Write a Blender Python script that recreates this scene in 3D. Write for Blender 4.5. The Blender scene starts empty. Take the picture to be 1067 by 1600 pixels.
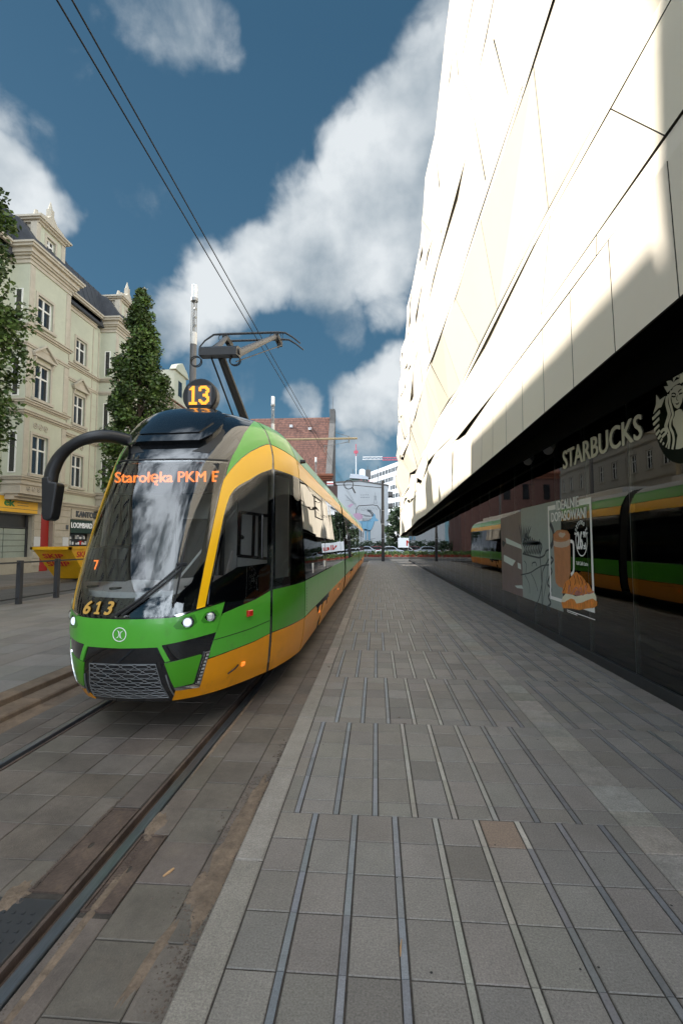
import bpy, bmesh, math, random
from mathutils import Vector, Matrix
from mathutils.geometry import delaunay_2d_cdt
R = math.radians
random.seed(7)
C = bpy.context.scene.collection
SC = bpy.context.scene

# ------------------------------------------------------------------ camera
PITCH = 3.738; YAW = 4.147; CH = 1.6
cd = bpy.data.cameras.new('camera'); cam = bpy.data.objects.new('camera', cd); C.objects.link(cam)
cd.sensor_fit = 'VERTICAL'; cd.sensor_height = 36; cd.sensor_width = 24; cd.lens = 750/1600*36
cd.clip_start = 0.05; cd.clip_end = 2000
cam.location = (0, 0, CH); cam.rotation_euler = (R(90+PITCH), 0, R(YAW)); SC.camera = cam
_fw = Vector((-math.sin(R(YAW))*math.cos(R(PITCH)), math.cos(R(YAW))*math.cos(R(PITCH)), math.sin(R(PITCH))))
_rt = Vector((math.cos(R(YAW)), math.sin(R(YAW)), 0)); _up = _rt.cross(_fw)
def ray(x, y): return _fw + _rt*((x-533.5)/750) - _up*((y-800)/750)
def atX(x, y, X): d = ray(x, y); return Vector((0, 0, CH)) + d*(X/d.x)
def atY(x, y, Y): d = ray(x, y); return Vector((0, 0, CH)) + d*(Y/d.y)

# ------------------------------------------------------------------ sun, sky, exposure
SUN_EL = 36.0
SUN_DIR = Vector((-1, .15, 0)).normalized()*math.cos(R(SUN_EL)) + Vector((0, 0, math.sin(R(SUN_EL))))
sl = bpy.data.lights.new('sun', 'SUN'); sl.energy = 2.0; sl.angle = R(0.5); sl.color = (1, .95, .87)
so = bpy.data.objects.new('sun', sl); C.objects.link(so)
so.rotation_euler = SUN_DIR.to_track_quat('Z', 'Y').to_euler()
SC.view_settings.view_transform = 'Standard'; SC.view_settings.look = 'None'
SC.view_settings.exposure = 2.0; SC.view_settings.gamma = 1; SC.view_settings.use_curve_mapping = False

W = bpy.data.worlds.new('World'); SC.world = W; W.use_nodes = True
nt = W.node_tree; nt.nodes.clear()
def N(t, **k):
    n = nt.nodes.new(t)
    for a, b in k.items(): setattr(n, a, b)
    return n
def lk(a, b): nt.links.new(a, b)
out = N('ShaderNodeOutputWorld'); bg = N('ShaderNodeBackground'); lk(bg.outputs[0], out.inputs[0])
sky = N('ShaderNodeTexSky', sky_type='NISHITA'); sky.sun_disc = False
sky.sun_elevation = R(SUN_EL); sky.sun_rotation = math.atan2(SUN_DIR.x, SUN_DIR.y)
sky.air_density = 1.0; sky.dust_density = .3; sky.ozone_density = 2.5
tc = N('ShaderNodeTexCoord')
nrm = N('ShaderNodeVectorMath', operation='NORMALIZE'); lk(tc.outputs['Generated'], nrm.inputs[0])
dn = N('ShaderNodeTexNoise'); dn.inputs['Scale'].default_value = 3.2; dn.inputs['Detail'].default_value = 5; dn.inputs['Roughness'].default_value = .62
lk(nrm.outputs[0], dn.inputs['Vector'])
sub = N('ShaderNodeVectorMath', operation='SUBTRACT'); lk(dn.outputs['Color'], sub.inputs[0]); sub.inputs[1].default_value = (.5, .5, .5)
scl = N('ShaderNodeVectorMath', operation='SCALE'); lk(sub.outputs[0], scl.inputs[0]); scl.inputs['Scale'].default_value = .17
add = N('ShaderNodeVectorMath', operation='ADD'); lk(nrm.outputs[0], add.inputs[0]); lk(scl.outputs[0], add.inputs[1])
dirn = N('ShaderNodeVectorMath', operation='NORMALIZE'); lk(add.outputs[0], dirn.inputs[0])
blobs = [(285,500,62,.9),(345,455,72,1.0),(425,415,80,1.05),(490,350,78,1.05),(505,430,75,1.0),(575,285,80,1.1),(580,400,80,1.0),(650,215,80,1.1),(620,320,85,1.1),
         (695,120,72,.95),(715,40,60,.65),(610,480,45,.6),(600,620,60,.95),(545,630,50,.85),(640,590,60,.95),(460,630,35,.7),(560,705,55,.55),
         (15,300,68,1.05),(66,328,40,.8),(-60,330,90,1),(5,170,45,.45),(285,35,50,.42),(335,70,38,.42),(215,0,40,.38),(60,215,40,.30),
         (-230,200,130,.9),(900,300,200,1),(345,575,60,.35),(250,480,42,.5),(545,510,45,.45)]
last = None
for (px, py, r, w) in blobs:
    d = ray(px, py).normalized(); rr = math.atan(r*1.12/750)
    dp = N('ShaderNodeVectorMath', operation='DOT_PRODUCT'); lk(dirn.outputs[0], dp.inputs[0]); dp.inputs[1].default_value = d
    mr = N('ShaderNodeMapRange', interpolation_type='SMOOTHSTEP'); lk(dp.outputs['Value'], mr.inputs[0])
    mr.inputs[1].default_value = math.cos(rr); mr.inputs[2].default_value = 1-(1-math.cos(rr))*.12; mr.inputs[3].default_value = 0; mr.inputs[4].default_value = w
    if last is None: last = mr.outputs[0]
    else:
        mx = N('ShaderNodeMath', operation='MAXIMUM'); lk(last, mx.inputs[0]); lk(mr.outputs[0], mx.inputs[1]); last = mx.outputs[0]
# unseen clouds behind and beside the camera, brightened for more ambient light
bn = N('ShaderNodeTexNoise'); bn.inputs['Scale'].default_value = 2.1; bn.inputs['Detail'].default_value = 7; bn.inputs['Roughness'].default_value = .6
lk(nrm.outputs[0], bn.inputs['Vector'])
bm_ = N('ShaderNodeMapRange'); lk(bn.outputs['Fac'], bm_.inputs[0]); bm_.inputs[1].default_value = .34; bm_.inputs[2].default_value = .66; bm_.inputs[4].default_value = 1.1
sx = N('ShaderNodeSeparateXYZ'); lk(nrm.outputs[0], sx.inputs[0])
fm = N('ShaderNodeMapRange'); lk(sx.outputs['Y'], fm.inputs[0]); fm.inputs[1].default_value = .25; fm.inputs[2].default_value = -.1; fm.inputs[3].default_value = 0; fm.inputs[4].default_value = 1
bmul = N('ShaderNodeMath', operation='MULTIPLY'); lk(bm_.outputs[0], bmul.inputs[0]); lk(fm.outputs[0], bmul.inputs[1])
mx = N('ShaderNodeMath', operation='MAXIMUM'); lk(last, mx.inputs[0]); lk(bmul.outputs[0], mx.inputs[1])
fn = N('ShaderNodeTexNoise'); fn.inputs['Scale'].default_value = 7.5; fn.inputs['Detail'].default_value = 9; fn.inputs['Roughness'].default_value = .6; fn.inputs['Distortion'].default_value = .25
lk(nrm.outputs[0], fn.inputs['Vector'])
fs = N('ShaderNodeMath', operation='MULTIPLY_ADD'); lk(fn.outputs['Fac'], fs.inputs[0]); fs.inputs[1].default_value = 1.5; fs.inputs[2].default_value = -.78
dens = N('ShaderNodeMath', operation='ADD'); lk(mx.outputs[0], dens.inputs[0]); lk(fs.outputs[0], dens.inputs[1])
msk = N('ShaderNodeMapRange', interpolation_type='SMOOTHSTEP'); lk(dens.outputs[0], msk.inputs[0]); msk.inputs[1].default_value = .12; msk.inputs[2].default_value = .95; msk.inputs[4].default_value = 1
sn = N('ShaderNodeTexNoise'); sn.inputs['Scale'].default_value = 4.5; sn.inputs['Detail'].default_value = 6; lk(nrm.outputs[0], sn.inputs['Vector'])
cr_ = N('ShaderNodeValToRGB'); lk(sn.outputs['Fac'], cr_.inputs[0])
cr_.color_ramp.elements[0].position = .36; cr_.color_ramp.elements[0].color = (0.536, 0.702, 0.851, 1)
cr_.color_ramp.elements[1].position = .58; cr_.color_ramp.elements[1].color = (1.637, 1.738, 1.804, 1)
tint = N('ShaderNodeMix', data_type='RGBA', blend_type='MULTIPLY'); tint.inputs[0].default_value = 1
lk(sky.outputs[0], tint.inputs[6]); tint.inputs[7].default_value = (.145, .185, .17, 1)
er = N('ShaderNodeValToRGB'); lk(sx.outputs['Z'], er.inputs[0])
er.color_ramp.elements[0].position = 0; er.color_ramp.elements[0].color = (0.298, 0.655, 0.982, 1)
er.color_ramp.elements[1].position = .75; er.color_ramp.elements[1].color = (0.086, 0.250, 0.440, 1)
e_ = er.color_ramp.elements.new(.3); e_.color = (0.128, 0.342, 0.571, 1)
sm_ = N('ShaderNodeMix', data_type='RGBA'); sm_.inputs[0].default_value = .75; lk(tint.outputs[2], sm_.inputs[6]); lk(er.outputs[0], sm_.inputs[7])
bc = N('ShaderNodeMix', data_type='RGBA'); lk(fm.outputs[0], bc.inputs[0]); lk(cr_.outputs[0], bc.inputs[6]); bc.inputs[7].default_value = (8.0, 8.8, 9.7, 1)
cm = N('ShaderNodeMix', data_type='RGBA'); lk(msk.outputs[0], cm.inputs[0]); lk(sm_.outputs[2], cm.inputs[6]); lk(bc.outputs[2], cm.inputs[7])
lk(cm.outputs[2], bg.inputs[0]); bg.inputs[1].default_value = .12

# ------------------------------------------------------------------ materials
def mat(name, col, rough=.6, metal=0, var=0, grain=0, vscale=6, bump=0, bscale=40, coat=0, spec=.5, emit=None, es=1, attr=False, stretch=None, dirt=None):
    m = bpy.data.materials.new(name); m.use_nodes = True; t = m.node_tree; b = t.nodes['Principled BSDF']
    b.inputs['Base Color'].default_value = (*col, 1); b.inputs['Roughness'].default_value = rough; b.inputs['Metallic'].default_value = metal
    b.inputs['Coat Weight'].default_value = coat; b.inputs['Coat Roughness'].default_value = .03; b.inputs['Specular IOR Level'].default_value = spec
    if emit: b.inputs['Emission Color'].default_value = (*emit, 1); b.inputs['Emission Strength'].default_value = es
    tcn = t.nodes.new('ShaderNodeTexCoord'); vec = tcn.outputs['Object']
    if stretch:
        mp = t.nodes.new('ShaderNodeMapping'); mp.inputs['Scale'].default_value = stretch; t.links.new(vec, mp.inputs[0]); vec = mp.outputs[0]
    cur = None
    if var or attr or dirt:
        rgb = t.nodes.new('ShaderNodeRGB'); rgb.outputs[0].default_value = (*col, 1); cur = rgb.outputs[0]
    def mul(c, fac_out, lo, hi):
        mr = t.nodes.new('ShaderNodeMapRange'); t.links.new(fac_out, mr.inputs[0]); mr.inputs[1].default_value = .3; mr.inputs[2].default_value = .7
        mr.inputs[3].default_value = lo; mr.inputs[4].default_value = hi
        mm = t.nodes.new('ShaderNodeVectorMath'); mm.operation = 'SCALE'; t.links.new(c, mm.inputs[0]); t.links.new(mr.outputs[0], mm.inputs['Scale']); return mm.outputs[0]
    if var:
        for sc, a in ((vscale, var), (vscale*7, var*.5)):
            n = t.nodes.new('ShaderNodeTexNoise'); n.inputs['Scale'].default_value = sc; n.inputs['Detail'].default_value = 6; n.inputs['Roughness'].default_value = .65
            t.links.new(vec, n.inputs['Vector']); cur = mul(cur, n.outputs['Fac'], 1-a, 1+a)
    if grain:
        n = t.nodes.new('ShaderNodeTexNoise'); n.inputs['Scale'].default_value = 120; n.inputs['Detail'].default_value = 5; n.inputs['Roughness'].default_value = .8; t.links.new(vec, n.inputs['Vector']); cur = mul(cur, n.outputs['Fac'], 1-grain, 1+grain)
    if attr:
        at = t.nodes.new('ShaderNodeAttribute'); at.attribute_name = 'tone'
        mm = t.nodes.new('ShaderNodeVectorMath'); mm.operation = 'MULTIPLY'; t.links.new(cur, mm.inputs[0]); t.links.new(at.outputs['Color'], mm.inputs[1]); cur = mm.outputs[0]
    if dirt:  # (colour, scale, threshold)
        n = t.nodes.new('ShaderNodeTexNoise'); n.inputs['Scale'].default_value = dirt[1]; n.inputs['Detail'].default_value = 8; n.inputs['Roughness'].default_value = .7
        t.links.new(vec, n.inputs['Vector'])
        mr = t.nodes.new('ShaderNodeMapRange'); t.links.new(n.outputs['Fac'], mr.inputs[0]); mr.inputs[1].default_value = dirt[2]; mr.inputs[2].default_value = dirt[2]+.14; mr.inputs[4].default_value = dirt[3] if len(dirt) > 3 else .8
        mx = t.nodes.new('ShaderNodeMix'); mx.data_type = 'RGBA'; t.links.new(mr.outputs[0], mx.inputs[0]); t.links.new(cur, mx.inputs[6]); mx.inputs[7].default_value = (*dirt[0], 1); cur = mx.outputs[2]
    if cur: t.links.new(cur, b.inputs['Base Color'])
    if bump:
        n = t.nodes.new('ShaderNodeTexNoise'); n.inputs['Scale'].default_value = bscale; n.inputs['Detail'].default_value = 5; t.links.new(vec, n.inputs['Vector'])
        bp = t.nodes.new('ShaderNodeBump'); bp.inputs['Strength'].default_value = bump; bp.inputs['Distance'].default_value = .01
        t.links.new(n.outputs['Fac'], bp.inputs['Height']); t.links.new(bp.outputs[0], b.inputs['Normal'])
    return m
def glass(name, tint, ior=1.5, rough=.0, gl=1.0, body=0, bodycol=(0, 0, 0)):
    # clear pane: fresnel gloss over tinted transparency (body = share of opaque tint)
    m = bpy.data.materials.new(name); m.use_nodes = True; t = m.node_tree; t.nodes.clear()
    o = t.nodes.new('ShaderNodeOutputMaterial'); mx = t.nodes.new('ShaderNodeMixShader'); fr = t.nodes.new('ShaderNodeFresnel'); fr.inputs[0].default_value = ior
    tr = t.nodes.new('ShaderNodeBsdfTransparent'); tr.inputs[0].default_value = (*tint, 1)
    g = t.nodes.new('ShaderNodeBsdfGlossy'); g.inputs['Roughness'].default_value = rough; g.inputs[0].default_value = (gl, gl, gl, 1)
    n = t.nodes.new('ShaderNodeTexNoise'); n.inputs['Scale'].default_value = .7; n.inputs['Detail'].default_value = 1
    tcn = t.nodes.new('ShaderNodeTexCoord'); t.links.new(tcn.outputs['Object'], n.inputs['Vector'])
    bp = t.nodes.new('ShaderNodeBump'); bp.inputs['Strength'].default_value = .05; bp.inputs['Distance'].default_value = .05
    t.links.new(n.outputs['Fac'], bp.inputs['Height']); t.links.new(bp.outputs[0], g.inputs['Normal'])
    base = tr.outputs[0]
    if body:
        df = t.nodes.new('ShaderNodeBsdfDiffuse'); df.inputs[0].default_value = (*bodycol, 1)
        m2 = t.nodes.new('ShaderNodeMixShader'); m2.inputs[0].default_value = body; t.links.new(tr.outputs[0], m2.inputs[1]); t.links.new(df.outputs[0], m2.inputs[2]); base = m2.outputs[0]
    t.links.new(fr.outputs[0], mx.inputs[0]); t.links.new(base, mx.inputs[1]); t.links.new(g.outputs[0], mx.inputs[2]); t.links.new(mx.outputs[0], o.inputs[0])
    return m
MT = dict(
 green=mat('tram_green_paint', (.085,.40,.035), .28, coat=.45, var=.05, vscale=1.2, dirt=((.09,.10,.05), 2.2, .60, .45)),
 pocketshade=mat('shaded_green_paint', (.045,.235,.02), .3, coat=.4),  # darker copy of the green, painting recess shade onto the flush lamp pockets
 dgreen=mat('tram_dark_green_paint', (.06,.30,.012), .3, coat=.5, var=.05, vscale=1.2),
 yellow=mat('tram_yellow_paint', (.95,.50,.003), .34, coat=.22, var=.03, vscale=1),
 orange=mat('tram_orange_paint', (.80,.30,.003), .38, coat=.15, var=.06, vscale=1.5, dirt=((.20,.10,.03), 1.9, .60, .55)),
 gblack=mat('gloss_black_paint', (.006,.007,.009), .06, coat=1),
 black=mat('matt_black', (.010,.010,.011), .55),
 rubber=mat('black_rubber', (.016,.016,.017), .7, var=.2, vscale=8),
 satin=mat('satin_black_plastic', (.018,.018,.02), .38, var=.1),
 chrome=mat('chrome', (.75,.75,.76), .15, metal=1),
 grey=mat('grey_plastic', (.50,.50,.49), .5, var=.06),
 lgrey=mat('light_grey_plastic', (.62,.62,.61), .5, var=.05),
 steel=mat('galvanised_steel', (.30,.31,.32), .45, metal=.7, var=.15),
 pole=mat('grey_pole_paint', (.11,.11,.115), .5, var=.1),
 dpole=mat('anthracite_paint', (.035,.036,.04), .45, var=.12),
 white=mat('white_vinyl', (.93,.93,.93), .5, emit=None),
 wframe=mat('white_window_frame', (.74,.72,.66), .5, var=.08),
 led=mat('amber_led', (.1,.03,0), .5, emit=(1,.36,.03), es=.5),
 ledr=mat('orange_led', (.1,.03,0), .5, emit=(1,.22,.03), es=.42),
 lampon=mat('lit_headlight', (.8,.85,1), .2, emit=(.75,.85,1), es=.16),
 ledoff=mat('led_reflector', (.75,.75,.72), .2, metal=.6),
 red=mat('red_reflector', (.55,.02,.01), .25, coat=.5),
 orl=mat('orange_side_lamp', (.8,.2,.02), .3, emit=(1,.25,.03), es=.22),
 gold=mat('gold_vinyl', (.62,.36,.08), .4),
 busglass=glass('dark_tram_glass', (.10,.11,.11), 1.62, 0, 1.0, .35, (.012,.013,.014)),
 wscreen=glass('windscreen_glass', (.85,.88,.88), 1.85, 0, 1.0),
 cabglass=glass('cab_side_glass', (.85,.86,.86), 1.42, 0, .9),
 shopglass=glass('shop_glass', (.55,.62,.60), 1.72, 0, .85, .04, (.01,.018,.018)),
 winglass=mat('window_glass', (.02,.022,.024), .05, spec=.8, var=.3, vscale=.6),
 slab=mat('granite_slab', (.190,.172,.154), .58, var=.10, vscale=3, grain=.5, bump=.25, bscale=260, attr=True, dirt=((.12,.105,.09), 1.1, .56, .45)),
 slab_rough=mat('rough_granite_slab', (.235,.215,.185), .8, grain=.35, var=.22, vscale=9, bump=.9, bscale=60, attr=True),
 strip=mat('inlaid_strip', (.21,.21,.21), .42, grain=.3, var=.15, vscale=12, attr=True),
 joint=mat('sandy_joint', (.045,.038,.032), .95, var=.4, vscale=14, bump=.4, bscale=80),
 kerb=mat('granite_kerb', (.245,.225,.20), .75, grain=.45, var=.15, vscale=5, bump=.4, bscale=220, attr=True, dirt=((.14,.11,.08), 1.6, .58, .6)),
 tslab=mat('track_slab', (.118,.100,.086), .62, grain=.2, var=.26, vscale=3, bump=.3, bscale=120, attr=True, dirt=((.17,.135,.105), 1.4, .56, .5)),
 dkerb=mat('weathered_kerb_stone', (.145,.105,.072), .8, var=.3, vscale=5, bump=.4, bscale=60, attr=True),
 asphalt=mat('asphalt', (.085,.082,.078), .85, var=.18, vscale=1.5, bump=.3, bscale=120),
 ground=mat('ground_asphalt', (.10,.098,.092), .9, var=.2, vscale=.4),
 rail=mat('rail_steel', (.19,.205,.225), .30, metal=.75, var=.25, vscale=20, stretch=(1, .1, 1)),
 rust=mat('rusty_cast_iron', (.105,.075,.062), .65, metal=.3, var=.35, vscale=7, bump=.4, bscale=70, dirt=((.17,.12,.085), 6, .52, .7)),
 sand=mat('sand_and_dirt', (.17,.125,.09), .95, var=.4, vscale=10, bump=.8, bscale=50),
 gravel=mat('gravel', (.11,.085,.068), .9, var=.5, vscale=15),
 wood=mat('wood_chip', (.40,.24,.12), .8, var=.2),
 clad=mat('cream_cladding', (.86,.78,.655), .45, var=.015, vscale=.5, attr=True),
 cladback=mat('cladding_back', (.05,.042,.03), .8),
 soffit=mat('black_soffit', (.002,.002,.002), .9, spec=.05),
 plinth=mat('dark_plinth', (.028,.03,.034), .5, var=.2),
 intdark=mat('dark_interior', (.012,.012,.013), .8),
 intfloor=mat('interior_floor', (.035,.035,.036), .35),
 cream=mat('cream_render', (.47,.475,.365), .85, var=.06, vscale=1.2, bump=.1, bscale=50, dirt=((.32,.31,.24), .5, .60, .4)),
 creamtrim=mat('cream_stucco_trim', (.46,.41,.325), .85, var=.1, vscale=3, bump=.15, bscale=50, dirt=((.24,.20,.15), 1.5, .58, .5)),
 stonebase=mat('pale_base_stone', (.40,.36,.28), .8, var=.1, vscale=2),
 slate=mat('slate_roof', (.045,.048,.055), .6, var=.3, vscale=4, stretch=(1, 6, 1)),
 tile=mat('terracotta_roof_tile', (.24,.085,.045), .8, var=.3, vscale=1.5),
 brick=mat('red_brick', (.13,.062,.048), .85, var=.2, vscale=3),
 gwall=mat('weathered_grey_render', (.15,.14,.13), .9, var=.2, vscale=.8),
 muralwall=mat('pale_grey_render', (.43,.45,.465), .9, var=.06, vscale=.15),
 office=mat('white_concrete_panel', (.50,.53,.57), .8, var=.04, vscale=.2),
 skip=mat('yellow_skip_paint', (.78,.42,.01), .45, var=.1, vscale=3, dirt=((.25,.12,.03), 2.5, .62, .7)),
 skipred=mat('red_lettering', (.55,.03,.02), .5),
 shopy=mat('yellow_shop_sign', (.85,.48,.02), .45),
 shopg=mat('green_lettering', (.01,.20,.04), .5),
 dark=mat('dark_shop_interior', (.015,.015,.014), .4, var=.3),
 frost=mat('frosted_shutter', (.30,.34,.29), .35, var=.1, vscale=2),
 darkgreen=mat('dark_green_sign', (.006,.03,.015), .45),
 reddoor=mat('red_door', (.35,.015,.012), .45),
 letter=mat('grey_letter', (.07,.075,.08), .5),
 sign=mat('pale_illuminated_sign_face', (.42,.42,.33), .5, emit=(.42,.42,.32), es=.035),
 signg=mat('emblem_dark_green', (.002,.008,.004), .6, spec=.1),
 bark=mat('bark', (.08,.06,.045), .9, var=.3, vscale=12, bump=.6, bscale=25),
 leaf=mat('leaf', (.050,.092,.018), .55, var=.3, vscale=2.5, attr=True),
 leafd=mat('dark_leaf', (.028,.06,.022), .6, var=.3, vscale=1.2, attr=True),
 hedge=mat('hedge_leaf', (.05,.085,.03), .7, var=.4, vscale=3),
 flower=mat('red_flower_bed', (.30,.05,.03), .8, var=.4, vscale=6),
 blue=mat('mural_blue', (.16,.34,.48), .8), pink=mat('mural_pink', (.44,.28,.38), .8), ink=mat('mural_ink', (.06,.07,.08), .8), inkl=mat('mural_faint_ink', (.18,.20,.215), .8),
 carw=mat('silver_car_paint', (.42,.46,.52), .3, coat=.7), carr=mat('red_car_paint', (.22,.02,.03), .3, coat=.7), card=mat('dark_car_paint', (.02,.03,.04), .3, coat=.7),
 beige=mat('beige_painted_steel', (.45,.36,.22), .5, var=.1),
 craneR=mat('crane_red', (.55,.10,.14), .6), craneW=mat('crane_white', (.7,.68,.68), .6),
 insul=mat('white_lamp_glass', (.75,.78,.8), .3),
 coffee=mat('latte_print', (.52,.22,.10), .6, var=.12, vscale=6), foam=mat('milk_foam_print', (.58,.46,.38), .6, var=.06, vscale=9), rimc=mat('caramel_print', (.50,.19,.05), .6),
 croi=mat('croissant_print', (.78,.27,.05), .6, var=.35, vscale=22, stretch=(1,1,.4)), ham=mat('ham_print', (.55,.22,.20), .6, var=.3, vscale=30), cheese=mat('cheese_print', (.85,.80,.62), .6, var=.06), croid=mat('dark_croissant_print', (.22,.03,.008), .6),
 muralg=mat('grey_window_film', (.30,.35,.345), .45, coat=0, var=.08, vscale=2), muralm=mat('mauve_window_film', (.18,.135,.14), .45, coat=0, var=.1, vscale=3), muralw=mat('white_window_film', (.60,.68,.66), .6),
)

# ------------------------------------------------------------------ builders
ORG = {}
def thing(name, label, cat, loc=(0, 0, 0), group=None):
    o = bpy.data.objects.new(name, None); C.objects.link(o); o.location = loc; o.empty_display_size = .3
    o['label'] = label; o['category'] = cat
    if group: o['group'] = group
    ORG[o.name] = Vector(loc); return o
def tag(o, label, cat, group=None):
    o['label'] = label; o['category'] = cat
    if group: o['group'] = group
    return o
def struct(o): o['kind'] = 'structure'; return o
class MB:
    def __init__(s): s.v = []; s.f = []; s.c = []; s.m = []; s.cm = 0
    def quad(s, *p, c=1.0):
        n = len(s.v); s.v += [tuple(q) for q in p]; s.f.append(tuple(range(n, n+len(p)))); s.c.append(c); s.m.append(s.cm)
    def box(s, a, b, c=1.0, ch=0):
        x0, y0, z0 = [min(p, q) for p, q in zip(a, b)]; x1, y1, z1 = [max(p, q) for p, q in zip(a, b)]
        if ch:
            V = [(x0,y0,z0),(x1,y0,z0),(x1,y1,z0),(x0,y1,z0),(x0,y0,z1-ch),(x1,y0,z1-ch),(x1,y1,z1-ch),(x0,y1,z1-ch),(x0+ch,y0+ch,z1),(x1-ch,y0+ch,z1),(x1-ch,y1-ch,z1),(x0+ch,y1-ch,z1)]
            F = [(0,1,5,4),(1,2,6,5),(2,3,7,6),(3,0,4,7),(4,5,9,8),(5,6,10,9),(6,7,11,10),(7,4,8,11),(8,9,10,11)]
        else:
            V = [(x0,y0,z0),(x1,y0,z0),(x1,y1,z0),(x0,y1,z0),(x0,y0,z1),(x1,y0,z1),(x1,y1,z1),(x0,y1,z1)]
            F = [(3,2,1,0),(4,5,6,7),(0,1,5,4),(1,2,6,5),(2,3,7,6),(3,0,4,7)]
        n = len(s.v); s.v += V; s.f += [tuple(n+i for i in f) for f in F]; s.c += [c]*len(F); s.m += [s.cm]*len(F)
    def tube(s, pts, r, seg=8, c=1.0, cap=True):
        pts = [Vector(p) for p in pts]; rs = r if isinstance(r, (list, tuple)) else [r]*len(pts); n0 = len(s.v)
        prev = None
        for i, p in enumerate(pts):
            t = (pts[min(i+1, len(pts)-1)]-pts[max(i-1, 0)]).normalized()
            if prev is None: a = t.orthogonal().normalized()
            else:
                a = (prev - t*prev.dot(t)); a = a.normalized() if a.length > 1e-6 else t.orthogonal().normalized()
            prev = a; b = t.cross(a)
            for k in range(seg):
                an = 2*math.pi*k/seg; s.v.append(tuple(p+(a*math.cos(an)+b*math.sin(an))*rs[i]))
        for i in range(len(pts)-1):
            for k in range(seg):
                s.f.append((n0+i*seg+k, n0+i*seg+(k+1) % seg, n0+(i+1)*seg+(k+1) % seg, n0+(i+1)*seg+k)); s.c.append(c); s.m.append(s.cm)
        if cap:
            s.f.append(tuple(n0+k for k in reversed(range(seg)))); s.f.append(tuple(n0+(len(pts)-1)*seg+k for k in range(seg))); s.c += [c, c]; s.m += [s.cm, s.cm]
    def prism(s, poly, ax, d0, d1, c=1.0):
        """extrude a 2D polygon along axis ax (0,1,2) from d0 to d1; polygon coordinates are the other two axes in order"""
        def P(p, d):
            q = list(p); q.insert(ax, d); return tuple(q)
        n = len(poly); n0 = len(s.v)
        s.v += [P(p, d0) for p in poly]+[P(p, d1) for p in poly]
        s.f.append(tuple(n0+i for i in range(n))); s.f.append(tuple(n0+n+i for i in reversed(range(n))))
        for i in range(n): s.f.append((n0+i, n0+(i+1) % n, n0+n+(i+1) % n, n0+n+i))
        s.c += [c]*(n+2); s.m += [s.cm]*(n+2)
    def build(s, name, m, parent=None, smooth=False, recalc=True):
        off = Vector((0, 0, 0))
        if parent is not None: off = ORG[parent.name]
        me = bpy.data.meshes.new(name); me.from_pydata([tuple(Vector(v)-off) for v in s.v], [], s.f)
        for q in (m if isinstance(m, (list, tuple)) else [m]): me.materials.append(q)
        if isinstance(m, (list, tuple)): me.polygons.foreach_set('material_index', s.m)
        if recalc:
            b = bmesh.new(); b.from_mesh(me); bmesh.ops.recalc_face_normals(b, faces=b.faces); b.to_mesh(me); b.free()
        if any(c != 1.0 for c in s.c):
            at = me.color_attributes.new('tone', 'FLOAT_COLOR', 'CORNER'); data = []
            for p, c in zip(me.polygons, s.c):
                cc = c if isinstance(c, tuple) else (c, c, c)
                data += [*cc, 1.0]*p.loop_total
            at.data.foreach_set('color', data)
        elif any(mm.node_tree.nodes.get('Attribute') for mm in me.materials):
            at = me.color_attributes.new('tone', 'FLOAT_COLOR', 'CORNER'); at.data.foreach_set('color', [1.0]*(4*len(me.loops)))
        if smooth: me.polygons.foreach_set('use_smooth', [True]*len(me.polygons))
        me.update()
        o = bpy.data.objects.new(name, me); C.objects.link(o)
        if parent is not None: o.parent = parent; ORG[o.name] = off
        else: ORG[o.name] = Vector((0, 0, 0))
        return o
def smooth_auto(o, ang=35):
    b = bmesh.new(); b.from_mesh(o.data)
    for f in b.faces: f.smooth = True
    for e in b.edges:
        if len(e.link_faces) == 2 and e.calc_face_angle(0) > R(ang): e.smooth = False
    b.to_mesh(o.data); b.free(); return o
def kids(o): return [c for c in bpy.data.objects if c.parent == o]
def copy_tree(o, parent=None):
    c = o.copy(); C.objects.link(c); c.parent = parent
    for ch in kids(o): copy_tree(ch, c)
    return c
def inside(p, poly):
    x, y = p; r = False; j = len(poly)-1
    for i in range(len(poly)):
        xi, yi = poly[i]; xj, yj = poly[j]
        if (yi > y) != (yj > y) and x < (xj-xi)*(y-yi)/(yj-yi)+xi: r = not r
        j = i
    return r
def resample(poly, step):
    o = []
    for i in range(len(poly)):
        a, b = poly[i], poly[(i+1) % len(poly)]; n = max(1, int(math.ceil(math.dist(a, b)/step)))
        o += [(a[0]+(b[0]-a[0])*k/n, a[1]+(b[1]-a[1])*k/n) for k in range(n)]
    return o
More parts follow.
